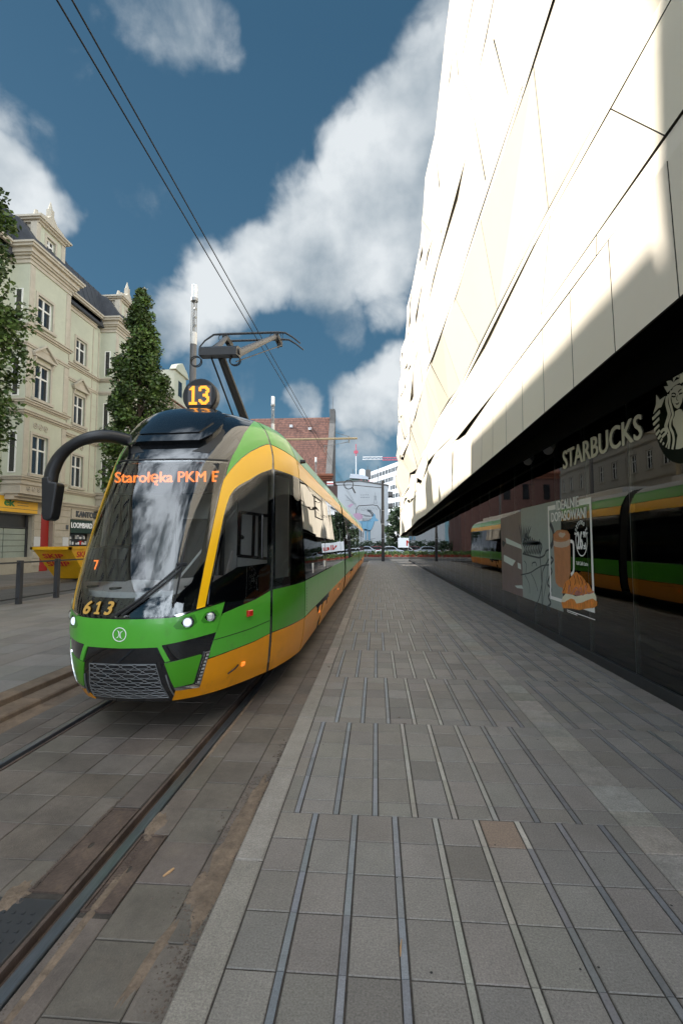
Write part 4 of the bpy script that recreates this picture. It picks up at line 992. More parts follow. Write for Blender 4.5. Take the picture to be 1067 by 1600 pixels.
# front right corner: camera and cable loop near the roof
mb = MB(); mb.tube([(XC+1.10, 6.25, 2.68), (XC+1.17, 6.25, 2.68)], [.03, .022], 10); mb.build('side_camera', G['black'], tram)
mb = MB(); p = [SCAB(.50, 1.05)+SN(.5, 1.05)*.02, SCAB(.53, 1.25)+SN(.53, 1.25)*.035, SCAB(.555, 1.30)+SN(.555, 1.3)*.01]; mb.tube(p, .008, 6); mb.build('tow_hook', G['satin'], tram)

# cab interior
mb = MB()
dash = sym([(0, 4.05), (.45, 4.1), (.75, 4.3), (.95, 4.75)])
pl = [(XC-.95, 4.85), (XC-.70, 4.36), (XC-.45, 4.12), (XC-.2, 4.03), (XC+.1, 4.03), (XC+.4, 4.13), (XC+.66, 4.40), (XC+.85, 4.75), (XC+.5, 4.82), (XC, 4.55), (XC-.5, 4.6)]
mb.v += [(x, y, 1.18+(y-4.03)*.12) for x, y in pl]+[(x, y, .7) for x, y in pl]; n = len(pl)
mb.f.append(tuple(range(n))); mb.f += [(i, (i+1) % n, n+(i+1) % n, n+i) for i in range(n)]; mb.c += [1.0]*(n+1); mb.m += [0]*(n+1)
da = mb.build('dashboard', G['lgrey'], tram)
for (x, y) in ((-.48, 4.24), (-.22, 4.16), (.08, 4.14), (.42, 4.26)):
    mb = MB(); z = 1.18+(y-4.03)*.12; mb.tube([(XC+x, y, z-.01), (XC+x, y, z+.012)], .052, 18); mb.build('air_vent', G['satin'], da)
mb = MB(); mb.prism([(4.55, .7), (4.45, 1.45), (4.52, 1.55), (4.85, 1.58), (4.95, .7)], 0, XC-.70, XC-.30); mb.build('console', G['satin'], tram)
text('console_display', '7', G['ledr'], tram, frame((XC-.60, 4.445, 1.35), (1, 0, 0), (0, 0, 1)), width=.045, height=.09, thick=.004)
mb = MB(); mb.box((XC-.85, 5.0, .5), (XC+.85, 6.0, .55)); mb.build('cab_floor', G['satin'], tram)
mb = MB(); mb.box((XC-1.0, 5.95, .55), (XC-.45, 6.0, 2.7)); mb.box((XC-.44, 5.955, .55), (XC+.35, 5.995, 2.7)); mb.build('partition', G['grey'], tram)
mb = MB(); mb.box((XC+.36, 5.95, .55), (XC+1.0, 6.0, 2.7)); mb.build('cab_door', G['grey'], tram)
mb = MB(); mb.prism([(5.05, .6), (5.08, 1.15), (5.45, 1.15), (5.50, 1.2), (5.62, 1.9), (5.74, 1.9), (5.66, .6)], 0, XC-.25, XC+.28); so_ = mb.build('driver_seat', G['satin'], tram); b_v = so_.modifiers.new('b', 'BEVEL'); b_v.width = .04; b_v.segments = 3
mb = MB(); mb.tube([(XC+.10, 4.72, 1.22), (XC+.62, 4.95, 1.95)], .012, 6); mb.tube([(XC-.73, 4.75, 1.2), (XC-.70, 4.9, 2.3)], .03, 8); mb.build('inner_rail', G['grey'], tram)
# opening frame in the cab side window
mb = MB(); fx = XC+.92
def onc(u, v, d=-.02): return SCAB(u, v)+SN(u, v)*d
for (a, b, r_) in (((.535, 7.05), (.712, 7.0), .022), ((.545, 5.95), (.712, 5.82), .022), ((.535, 7.05), (.545, 5.95), .022), ((.618, 7.0), (.622, 5.9), .020), ((.66, 7.0), (.665, 5.85), .034), ((.55, 6.45), (.562, 6.40), .02)): mb.tube([onc(*a), onc((a[0]+b[0])/2, (a[1]+b[1])/2), onc(*b)], r_, 4)
mb.build('sliding_window_frame', G['satin'], tram)
mb = MB(); mb.tube([onc(.43, 5.2, -.03), onc(.55, 5.5, -.03)], .012, 4); mb.build('window_sill', G['lgrey'], tram)
mb = MB(); a = onc(.52, 5.42, -.05); mb.prism([(a.y-.02, a.z-.03), (a.y+.13, a.z+.02), (a.y+.24, a.z+.22), (a.y+.18, a.z+.22)], 0, a.x-.05, a.x-.04); mb.build('paper', G['lgrey'], tram)

# body sections behind the cab
wy = [(6.07, 13.62), (14.12, 24.3), (24.8, 35.2)]
for si, (ya, yb) in enumerate(wy):
    shell = MB(); prof = []
    for k in range(0, 65): z, w, _ = crm(ROWS, k*.25); prof.append((w, z))
    pts = [(XC+w, z) for w, z in prof]+[(XC-w, z) for w, z in reversed(prof[:-1])]
    shell.prism(pts, 1, ya, yb); o = shell.build('body_shell', G['rubber'] if 0 else G['gblack'], tram)
    for f in o.data.polygons: f.use_smooth = len(f.vertices) == 4
    for s in (1, -1):
        f = SBODY(s)
        def bp(name, y0, y1, v0, v1, m, off=.005, pts_=None, stp=.30):
            return patch(name, pts_ or [(y0, v0), (y1, v0), (y1, v1), (y0, v1)], m, tram, f, off, .007, step=.085, sc=(.25, .2))
        y = ya+.01; n = max(1, round((yb-ya)/1.32)); st = (yb-ya-.02)/n
        for k in range(n):
            bp('side_panel', y+.003, y+st-.003, 2.40, 4.66, G['green']); 
            q = patch('window', [(y+.006, 4.74), (y+st-.006, 4.74), (y+st-.006, 8.83), (y+.006, 8.83)], G['busglass'], tram, lambda yy, v, s=s, t_=random.uniform(-.004, .004), y_=y: SBODY(s)(yy, v)+Vector((t_*(yy-y_), 0, 0)), .006, .007, step=.085, sc=(.25, .2))
            if k % 3 == 1 and s == 1:
                w0 = y+.12; w1 = y+st-.12; mb = MB()
                P = [f(w0, 7.3), f(w1, 7.3), f(w1, 8.4), f(w0, 8.4), f(w0, 7.3)]; P = [p+Vector((s*.012, 0, 0)) for p in P]; mb.tube(P, .006, 4); mb.build('window_vent_frame', G['rubber'], tram)
            y += st
        m1 = (ya+yb)/2; bog = (m1-1.2 if si else 8.6)
        # skirt with stepped bogie cover
        def sk(y0, y1, top=2.32, bot=.02): return [(y0, bot), (y1, bot), (y1, top), (y0, top)]
        st1 = [(ya+.01, .02), (bog-.9, .02), (bog-.9, .75), (bog-.62, 1.15), (bog-.62, 2.0), (bog-.9, 2.0), (bog-.95, 1.65), (bog-1.15, 1.55), (bog-1.25, 2.05), (bog-1.4, 2.32), (ya+.01, 2.32)]
        bp('skirt', 0, 0, 0, 0, G['orange'], pts_=st1, stp=.25)
        st2 = [(bog-.58, .02), (bog+.6, .02), (bog+.6, 1.9), (bog+.4, 1.95), (bog+.34, 1.5), (bog+.1, 1.45), (bog+.04, 1.95), (bog-.35, 2.0), (bog-.45, 1.6), (bog-.58, 1.2)]
        bp('bogie_cover', 0, 0, 0, 0, G['orange'], pts_=st2, stp=.25, off=.012)
        bp('skirt', 0, 0, 0, 0, G['orange'], pts_=[(bog+.64, .02), (yb-.01, .02), (yb-.01, 2.32), (bog+.64, 2.32)], stp=.3)
        bp('yellow_band', ya+.01, yb-.01, 8.90, 10.28, G['yellow'], stp=.4)
        bp('roof_side', ya+.01, yb-.01, 10.34, 12.05, G['green'], stp=.4)
        bp('roof_cover', ya+.01, yb-.01, 12.1, 15.9, G['steel'] if 0 else G['grey'], stp=.5)
        if s == 1:
            for yy in (ya+1.6, yb-2.2):
                mb = MB(); mb.box((XC+1.185, yy, .50), (XC+1.199, yy+.05, .54)); mb.build('side_marker', G['orl'], tram)
    if si < 2:
        mb = MB(); y = yb+.005
        while y < wy[si+1][0]-.03:
            for sc_ in (.93, .965):
                pts = [(XC+w*sc_, .30+(z-.25)*.98) for w, z in prof[1:]]+[(XC-w*sc_, .30+(z-.25)*.98) for w, z in reversed(prof[1:-1])]
                mb.prism(pts, 1, y, y+.03); y += .032
        mb.build('bellows', G['rubber'], tram)
    for yy in ((8.1, 9.3) if si == 0 else ((ya+yb)/2-1.8, (ya+yb)/2-.6)):
        for s in (1, -1):
            mb = MB(); mb.tube([(XC+s*.68, yy, .22), (XC+s*.80, yy, .22)], .27, 24); mb.build('wheel', G['rust'], tram)
mb = MB(); mb.box((XC-.7, 5.0, .16), (XC+.7, 7.4, .26)); mb.box((XC-.9, 10, .14), (XC+.9, 34.5, .3)); mb.build('underframe', G['black'], tram)
# stickers on the side windows
for (y, z, h, w_) in ((6.75, 1.18, .14, .10), (8.3, 1.20, .10, .18)): mb = MB(); mb.box((XC+1.185+.0, y, z), (XC+1.205, y+w_, z+h)); mb.build('window_sticker', G['white'], tram)
# maintenance hatches and tiny markings on the sides
for s in (1, -1):
    for (y0, z0, w_, h_) in ((6.35, .72, .34, .30), (10.2, .34, .5, .26), (11.6, .34, .5, .26), (16.2, .36, .5, .24), (20.9, .36, .5, .24)):
        mb = MB(); v_ = 2; P = []
        for (yy, zz) in ((y0, z0), (y0+w_, z0), (y0+w_, z0+h_), (y0, z0+h_), (y0, z0)): P.append(Vector((XC+s*(1.197 if zz > .55 else 1.152+(zz-.34)*.2), yy, zz)))
        mb.tube(P, .0035, 4); mb.build('hatch_outline', G['rubber'], tram)
for k in range(9): mb = MB(); mb.box((XC+1.200, 6.16, .74+k*.035), (XC+1.2085, 6.19, .752+k*.035)); mb.build('side_marking', G['rubber'], tram)
# roof equipment and pantograph
mb = MB(); mb.box((XC-.55, 9.4, 3.1), (XC+.55, 12.6, 3.3), ch=.04); mb.box((XC-.6, 15, 3.1), (XC+.6, 23.4, 3.32), ch=.04); mb.box((XC-.6, 25.5, 3.1), (XC+.6, 34, 3.32), ch=.04); mb.build('roof_equipment', G['grey'], tram)
pg = thing('pantograph', '', '', (XC, 8.4, 3.2)); pg.parent = tram; pg.location = (0, 3.4, 3.2); del pg['label']; del pg['category']
X_ = XC
def pb_(name, m=G['dpole'], par=pg): return mbp.build(name, m, par)
mbp = MB(); mbp.box((X_-.35, 8.0, 3.19), (X_+.35, 8.9, 3.30)); pb_('base')
KN = Vector((X_-.06, 6.40, 4.20)); BS = Vector((X_-.06, 8.45, 3.3))
mbp = MB(); mbp.tube([BS, KN+Vector((0, .05, .02))], [.075, .055], 10); pb_('lower_arm', G['black'])
mbp = MB(); mbp.tube([BS+Vector((-.16, -.1, -.02)), KN+Vector((-.12, .0, -.02))], .014, 6); pb_('control_rod', G['black'])
mbp = MB(); mbp.prism([(6.30, 4.19), (6.30, 4.29), (6.38, 4.34), (6.52, 4.36), (6.55, 4.24), (6.45, 4.19)], 0, KN.x-.27, KN.x+.26); mbp.tube([(KN.x-.29, 6.42, 4.27), (KN.x+.28, 6.42, 4.27)], .045, 8); pb_('knee', G['dpole'])
HL, HR = Vector((-2.66, 8.2, 5.28)), Vector((-1.74, 8.2, 5.28))
mbp = MB(); mbp.tube([KN+Vector((-.16, .12, .10)), HL], [.055, .035], 8); mbp.tube([KN+Vector((.20, .12, .08)), HR], [.060, .038], 8); pb_('upper_arm', G['beige'] if 0 else MT['pole'])
mbp = MB(); mbp.tube([KN+Vector((.2, .1, -.04)), (HR+Vector((.10, -.1, -.22)))], .008, 6); mbp.tube([HR+Vector((.10, -.1, -.22)), HR+Vector((.12, -.05, .03))], .006, 6); pb_('guide_rod')
for yy, z0 in ((8.12, 5.305), (8.48, 5.335)):
    mbp = MB(); mbp.tube([(-3.12, yy, z0-.23), (-3.02, yy, z0-.11), (-2.86, yy, z0-.005), (-2.72, yy, z0+.0), (-1.72, yy, z0+.0), (-1.58, yy, z0-.012), (-1.44, yy, z0-.10), (-1.31, yy, z0-.21)], [.012, .014, .018, .022, .022, .018, .014, .012], 8); pb_('contact_strip', G['dpole'])
mbp = MB()
for x in (HL.x, HR.x): mbp.box((x-.04, 8.10, 5.20), (x+.04, 8.50, 5.29)); mbp.tube([(x, 8.3, 5.1), (x, 8.3, 5.3)], .02, 6)
for x in (HL.x, HR.x):
    for sg_ in (-1, 1): mbp.tube([(x+sg_*.05+.05*math.cos(a), 8.08, 5.22+.05*math.sin(a)) for a in [k*.6 for k in range(8)]], .006, 5)
pb_('head_bracket', G['black'])
mbp = MB()
for x in (KN.x-.33, KN.x+.22):
    for dy in (0, .04): mbp.tube([(x+.075*math.cos(a), 6.36+dy, 4.13+.07*math.sin(a)) for a in [k*.45 for k in range(15)]], .008, 5)
pb_('cable_loop', G['black'])

# ================================================================== OVERHEAD LINE, POLES, FENCE, SKIP
for i, x in enumerate((-2.16, -2.06)):
    m = MB(); m.tube([(x-(.03 if i == 0 else .02), -6, 5.33), (x, 8.3, 5.33), (x, 20, 5.42), (x, 40, 5.5), (x-.1, 90, 5.6)], .0068, 6)
    tag(m.build('contact_wire', MT['rubber']), ('left' if i == 0 else 'right')+' one of the two parallel black wires running over the tram', 'overhead wire', 'overhead contact wires')
def lamp_post(x, y, h, label):
    t = thing('lamp_post', label, 'street lamp', (x, y, 0), 'slim column street lamps')
    m = MB(); m.tube([(x, y, 0), (x, y, h*.80)], .105, 16); m.build('column', MT['pole'], t, smooth=False)
    m = MB(); m.tube([(x, y, h*.80), (x, y, h*.84)], .11, 16); m.build('upper_collar', MT['lgrey'], t)
    m = MB()
    for k in range(4): a = .78+k*1.57; m.tube([(x+.09*math.cos(a), y+.09*math.sin(a), h*.84), (x+.09*math.cos(a), y+.09*math.sin(a), h*.945)], .014, 6)
    for k in range(3): z = h*(.862+.028*k); m.tube([(x+.03, y, z), (x+.06, y, z+.05)], .05, 8)
    m.tube([(x, y, h*.84), (x, y, h*.945)], .018, 6); m.build('lantern_cage', MT['steel'], t)
    m = MB(); m.tube([(x, y, h*.945), (x, y, h*.955)], .12, 16); m.build('ring', MT['steel'], t)
    m = MB(); m.tube([(x, y, h*.955), (x, y, h*.997), (x, y, h)], [.098, .098, .085], 16); m.build('lamp_head', MT['insul'], t)
lamp_post(-6, 15.1, 10.2, 'tall grey column lamp with glass lantern top behind the route disc of the tram')
lamp_post(-6, 27.3, 10.2, 'smaller looking column lamp rising behind the green tram roof')
lamp_post(-6, 47.3, 10.2, 'distant short looking column lamp in front of the tiled roof')
# bracket posts for the overhead line
def bracket_post(x, y, z, x1, label, extra=False):
    t = thing('overhead_line_post', label, 'line post', (x, y, 0), 'overhead line posts')
    m = MB(); m.tube([(x, y, 0), (x, y, z-.02)], .09, 12); m.build('post', MT['beige'], t)
    m = MB(); m.tube([(x, y, z), (x1, y, z)], .045, 8); m.build('bracket_arm', MT['beige'], t)
    m = MB(); xh = x1-.35; m.tube([(xh, y, z+.09), (xh, y, z-.18)], .03, 6); m.tube([(xh, y, z-.14), (xh-.32, y, z-.20)], .014, 5); m.tube([(xh, y, z+.08), (xh-.55, y, z+.26)], .012, 5)
    m.tube([(xh-.3, y, z-.20), (-2.1, y, z-.30)], .010, 5); m.tube([(-2.18, y, z-.30), (-2.04, y, z-.30)], .02, 6); m.tube([(-2.18, y, z-.30), (-2.16, y, 5.44)], .014, 5); m.tube([(-2.04, y, z-.30), (-2.06, y, 5.44)], .014, 5); m.build('insulator', MT['steel'], t)
bracket_post(-6.2, 20, 6.02, -.78, 'beige bracket arm carrying the wires above the tram roof')
t = thing('span_wire', 'thin span wire with a round loop crossing behind the tram', 'span wire', (-5, 40, 6.5))
m = MB(); m.tube([(-7, 40, 6.42), (-2.2, 40, 6.5), (.5, 43.2, 6.6)], .03, 6); m.build('wire', MT['rubber'], t)
m = MB(); m.tube([(-2.3+.38*math.cos(a), 40, 6.53+.38*math.sin(a)) for a in [k*.35 for k in range(19)]], .035, 6); m.build('loop', MT['rubber'], t)
m = MB(); m.tube([(-2.0, 40, 6.3), (-1.75, 40, 5.8)], .06, 6); m.build('insulator', MT['dpole'], t)
t = thing('tram_line_mast', 'dark slender mast at the far end of the pavement with a curved arm', 'mast', (.58, 43.2, 0))
m = MB(); m.tube([(.58, 43.2, 0), (.58, 43.2, 7.25)], [.145, .12], 16); smooth_auto(m.build('mast', MT['dpole'], t))
m = MB(); m.tube([(.55, 43.2, 2.9), (.40, 43.2, 3.6), (.35, 43.2, 4.6), (.1, 43.2, 4.98), (-.3, 43.2, 5.06), (-1.6, 43.2, 4.98), (-1.78, 43.2, 4.7), (-1.8, 43.2, 4.3)], .035, 8); m.build('curved_arm', MT['rubber'], t)
m = MB()
for z in (2.0, 3.3, 4.5): m.tube([(.58, 43.2, z), (.58, 43.2, z+.06)], .155, 16)
m.build('band', MT['steel'], t)
# railing along the platform
t = thing('guard_railing', 'dark metal guard railing with square posts along the platform edge', 'railing', (-8.93, 12, .08))
for y in [10.05+1.42*k for k in range(8)]:
    m = MB(); m.box((-8.985, y, .07), (-8.875, y+.11, 1.17), ch=.006); m.build('post', MT['dpole'], t)
    if y < 18:
        m = MB(); m.box((-8.955, y+.112, 1.10), (-8.905, y+1.418, 1.14)); m.build('top_rail', MT['dpole'], t)
        m = MB(); m.box((-8.945, y+.112, .22), (-8.915, y+1.418, .25)); m.build('bottom_rail', MT['dpole'], t)
# yellow waste skip
t = thing('waste_skip', 'yellow waste skip with red lettering standing by the far sidewalk', 'skip', (-13.4, 20, .1))
xa, xb, y0, y1, zt_ = -13.75, -12.15, 18.35, 22.6, 1.40
m = MB()
V = [(xa+.15, y0+1.25, .12), (xb-.05, y0+1.25, .12), (xb-.05, y1-1.1, .12), (xa+.15, y1-1.1, .12), (xa, y0, zt_), (xb, y0, zt_), (xb, y1, zt_), (xa, y1, zt_)]
m.v = V; m.f = [(3, 2, 1, 0), (0, 1, 5, 4), (1, 2, 6, 5), (2, 3, 7, 6), (3, 0, 4, 7)]; m.c = [1.0]*5; m.m = [0]*5
sb = m.build('skip_body', MT['skip'], t); so2 = sb.modifiers.new('s', 'SOLIDIFY'); so2.thickness = .03
m = MB(); r_ = .05
for a, b in (((xa, y0), (xb, y0)), ((xb, y0), (xb, y1)), ((xb, y1), (xa, y1)), ((xa, y1), (xa, y0))): m.box((min(a[0], b[0])-r_, min(a[1], b[1])-r_, zt_-.05), (max(a[0], b[0])+r_, max(a[1], b[1])+r_, zt_+.06))
m.build('rim', MT['skip'], t)
m = MB(); m.box((xb-.02, y0+1.5, .8), (xb+.10, y0+1.62, 1.36)); m.box((xb-.02, y0+2.6, .8), (xb+.10, y0+2.72, 1.36)); m.tube([(xb+.12, y0+1.3, .95), (xb+.12, y0+2.9, .95)], .03, 8); m.build('lifting_lug', MT['skip'], t)
dn = Vector((0, 1.25, -1.3)).normalized(); Mf = frame((xa+.38, y0+.24, zt_-.38), (1, 0, 0), -dn)
Mf = Mf @ Matrix.Translation((0, 0, .02))
text('skip_lettering', 'SKIP', MT['skipred'], t, Mf, width=.85, height=.24, bold=.03, thick=.006)
text('skip_lettering', 'SKIP', MT['skipred'], t, Mf @ Matrix.Translation((-.03, -.46, 0)), width=.95, height=.26, bold=.03, thick=.006)
Ms = frame((xb-.005, y0+.45, 1.02), (0, 1, 0), (0, 0, 1))
text('skip_lettering', 'SKIP', MT['skipred'], t, Ms @ Matrix.Translation((0, .02, 0)), width=.75, height=.22, bold=.03, thick=.006)
text('skip_lettering', 'SKIP', MT['skipred'], t, Ms @ Matrix.Translation((1.5, -.42, 0)), width=.9, height=.26, bold=.03, thick=.006)

# ================================================================== LEFT TENEMENT AND OFF-FRAME ROW
def wall(name, parent, m, X, y0, y1, z0, z1, ops, depth=.22, nx=1):
    """wall facing +X at X with rectangular openings (ya,yb,za,zb) and reveals"""
    ys = sorted({y0, y1, *[o[0] for o in ops], *[o[1] for o in ops]}); zs = sorted({z0, z1, *[o[2] for o in ops], *[o[3] for o in ops]})
    mb = MB()
    for i in range(len(ys)-1):
        for k in range(len(zs)-1):
            cy, cz_ = (ys[i]+ys[i+1])/2, (zs[k]+zs[k+1])/2
            if any(o[0] < cy < o[1] and o[2] < cz_ < o[3] for o in ops): continue
            mb.quad((X, ys[i], zs[k]), (X, ys[i+1], zs[k]), (X, ys[i+1], zs[k+1]), (X, ys[i], zs[k+1]))
    for (a, b, c, d) in ops:
        mb.quad((X, a, c), (X, b, c), (X-depth, b, c), (X-depth, a, c)); mb.quad((X, a, d), (X-depth, a, d), (X-depth, b, d), (X, b, d))
        mb.quad((X, a, c), (X-depth, a, c), (X-depth, a, d), (X, a, d)); mb.quad((X, b, c), (X, b, d), (X-depth, b, d), (X-depth, b, c))
    return mb.build(name, m, parent, recalc=False)
def window(parent, X, a, b, c, d, cross=.36, style=0):
    """white casement set .12 behind the wall face: frame with mullion and transom, pane, surround, sill"""
    x = X-.16; w = .065; mb = MB(); cy = (a+b)/2; zt = d-(d-c)*cross
    mb.box((x, a, c), (x+.06, b, c+w)); mb.box((x, a, d-w), (x+.06, b, d)); mb.box((x, a, c+w), (x+.06, a+w, d-w)); mb.box((x, b-w, c+w), (x+.06, b, d-w))
    mb.box((x+.001, cy-.045, c+w), (x+.072, cy+.045, d-w)); mb.box((x, a+w, zt-.04), (x+.058, b-w, zt+.04))
    f = mb.build('window', MT['wframe'], parent)
    mb = MB(); mb.quad((x+.02, a+w, c+w), (x+.02, b-w, c+w), (x+.02, b-w, d-w), (x+.02, a+w, d-w)); mb.build('pane', MT['winglass'], f, recalc=False)
    mb = MB(); t = .13
    mb.box((X-.02, a-t, c), (X+.045, a, d+t)); mb.box((X-.02, b, c), (X+.045, b+t, d+t)); mb.box((X-.02, a, d), (X+.045, b, d+t))
    mb.box((X-.02, a-t-.08, c-.14), (X+.14, b+t+.08, c)); mb.build('surround', MT['creamtrim'], f)
    return f
def cornice(mb, X, y0, y1, z, steps, ret0=True, ret1=True, base=None):
    """stack of boxes: steps = [(height, projection)], bottom to top"""
    for (h, p) in steps:
        a = y0-(p if ret0 else 0); b = y1+(p if ret1 else 0)
        mb.box(((base if base is not None else X)-.05, a, z), (X+p, b, z+h-.001)); z += h
    return z
CORN = [(.18, .06), (.14, .12), (.10, .22), (.22, .30), (.12, .45), (.10, .52)]
BELT = [(.08, .05), (.10, .14), (.06, .20)]
def pediment(mb, X, a, b, z, tri=True):
    mb.box((X-.02, a-.22, z), (X+.20, b+.22, z+.10))
    for y in (a-.14, b+.04): mb.prism([(X-.02, z-.28), (X+.07, z-.28), (X+.16, z-.02), (X-.02, z-.001)], 1, y, y+.10)
    if tri:
        c = (a+b)/2; h = .55
        mb.prism([(a-.24, z+.101), (b+.24, z+.101), (c, z+.101+h)], 0, X-.02, X+.08)
        for s in (-1, 1):
            e = a-.28 if s < 0 else b+.28
            mb.prism([(e, z+.10), (e, z+.20), (c, z+.24+h), (c, z+.14+h)], 0, X+.081, X+.21)
    else: mb.box((X-.02, a-.05, z+.101), (X+.10, b+.05, z+.35))
def orn(mb, X, a, b, z0, z1):
    n = max(1, int((b-a)/.34)); w = (b-a)/n
    for i in range(n):
        c = a+(i+.5)*w; h = (z1-z0)/2; zc = (z0+z1)/2; r = min(w, 2*h)*.36
        mb.tube([(X+.02, c+r*math.cos(t), zc+r*math.sin(t)) for t in [k*.7 for k in range(10)]], .028, 4); mb.tube([(X-.01, c, zc), (X+.06, c, zc)], [.07, .03], 6)
XF, XB = -17.7, -16.7
def bay(parent, y0, y1, ground=True):
    cy = (y0+y1)/2-.38; hw = .56
    ops = [(cy-hw, cy+hw, 12.45, 13.95), (cy-hw, cy+hw, 8.72, 10.52), (cy-hw, cy+hw, 4.98, 6.92)]
    wall('bay_wall', parent, MT['cream'], XB, y0, y1, 4.6, 15.4, ops)
    mb = MB()      # side returns, near one with narrow window slits
    for (y, s) in ((y0, -1), (y1, 1)):
        mb.quad((XF, y, 4.6), (XB, y, 4.6), (XB, y, 15.4), (XF, y, 15.4))
    mb.quad((XF, y0, 4.6), (XF, y1, 4.6), (XB, y1, 4.6), (XB, y0, 4.6)); mb.build('bay_side', MT['cream'], parent)
    for (c, d) in ((12.35, 13.9), (8.7, 10.5), (5, 6.9)):
        mb = MB(); mb.box((XF+.33, y0-.03, c-.05), (XF+.72, y0-.001, d+.05)); f = mb.build('side_window', MT['wframe'], parent)
        mb = MB(); mb.box((XF+.40, y0-.034, c), (XF+.65, y0-.0305, d)); mb.build('pane', MT['winglass'], f)
    for o in ops: window(parent, XB, *o)
    mb = MB()
    for (z, st) in ((11.9, BELT), (11.1, [(.10, .06), (.10, .10)]), (8.25, BELT), (7.75, BELT), (4.55, BELT)):
        for (h, p) in st: mb.box((XF+.02, y0-p, z), (XB+p, y1+p, z+h-.001)); z += h
    z = 15.2
    for (h, p) in CORN: mb.box((XF+.02, y0-p, z), (XB+p, y1+p, z+h-.001)); z += h
    pediment(mb, XB, cy-hw, cy+hw, 10.78); orn(mb, XB, cy-hw, cy+hw, 7.15, 7.6); orn(mb, XB, cy-hw, cy+hw, 8.38, 8.62)
    for yy in (y0+.02, y1-.34): 
        mb.box((XB-.01, yy, 4.85), (XB+.05, yy+.32, 7.7)); mb.box((XB-.01, yy, 8.6), (XB+.05, yy+.32, 11.05)); mb.box((XB-.01, yy, 12.2), (XB+.05, yy+.32, 15.15))
    # bracketed foot of the bay
    for i, (h, p) in enumerate([(.14, .10), (.36, .02), (.10, .08), (.12, -.10), (.14, -.30)]): 
        z1 = 4.55-sum(q[0] for q in [(.14, .10), (.36, .02), (.10, .08), (.12, -.10), (.14, -.30)][:i]); mb.box((XF+.02, y0-max(p, 0)+.0, z1-h), (XB+p, y1+max(p, 0), z1-.001))
    orn(mb, XB+.02, y0+.3, y1-.3, 4.08, 4.38)
    mb.build('stucco_trim', MT['creamtrim'], parent)
    # gable dormer
    gy0, gy1 = y0+.45, y1-.75; gc = (gy0+gy1)/2; gw_ = gy1-gy0
    wall('dormer', parent, MT['cream'], XB-.02, gy0, gy1, 16.05, 17.6, [(gc-.33, gc+.33, 16.35, 17.25)], .2)
    window(parent, XB-.02, gc-.33, gc+.33, 16.35, 17.25, .34)
    mb = MB()
    for i in range(6):
        z = 16.05+i*.05; 
    mb.box((XB-1.6, gy0, 16.05), (XB-.25, gy0+.1, 17.6)); mb.box((XB-1.6, gy1-.1, 16.05), (XB-.25, gy1, 17.6))
    for s, yy in ((-1, gy0), (1, gy1)):        # scroll shoulders
        mb.prism([(yy, 16.05), (yy+s*.55, 16.05), (yy+s*.50, 16.25), (yy+s*.25, 16.40), (yy+s*.12, 16.8), (yy, 17.0)], 0, XB-.25, XB-.03)
        mb.box((XB-.30, yy-.14 if s > 0 else yy-.14, 16.06), (XB+.03, yy+.14, 17.55))
    z = 17.55
    for (h, p) in [(.10, .10), (.08, .22), (.10, .30)]: mb.box((XB-1.4, gy0-p, z), (XB+p, gy1+p, z+h-.001)); z += h
    mb.prism([(gy0-.1, z), (gy0+.05, z+.30), (gc-.35, z+.42), (gc, z+.78), (gc+.35, z+.42), (gy1-.05, z+.30), (gy1+.1, z)], 0, XB-.3, XB+.05)
    mb.box((XB-.25, gc-.12, z+.6), (XB+.02, gc+.12, z+1.05)); mb.tube([(XB-.12, gc, z+1.05), (XB-.12, gc, z+1.5)], [.13, .02], 8)
    for yy in (gy0-.05, gy1+.05): mb.tube([(XB-.12, yy, z), (XB-.12, yy, z+.35)], [.14, .08], 8)
    mb.build('dormer_trim', MT['creamtrim'], parent)
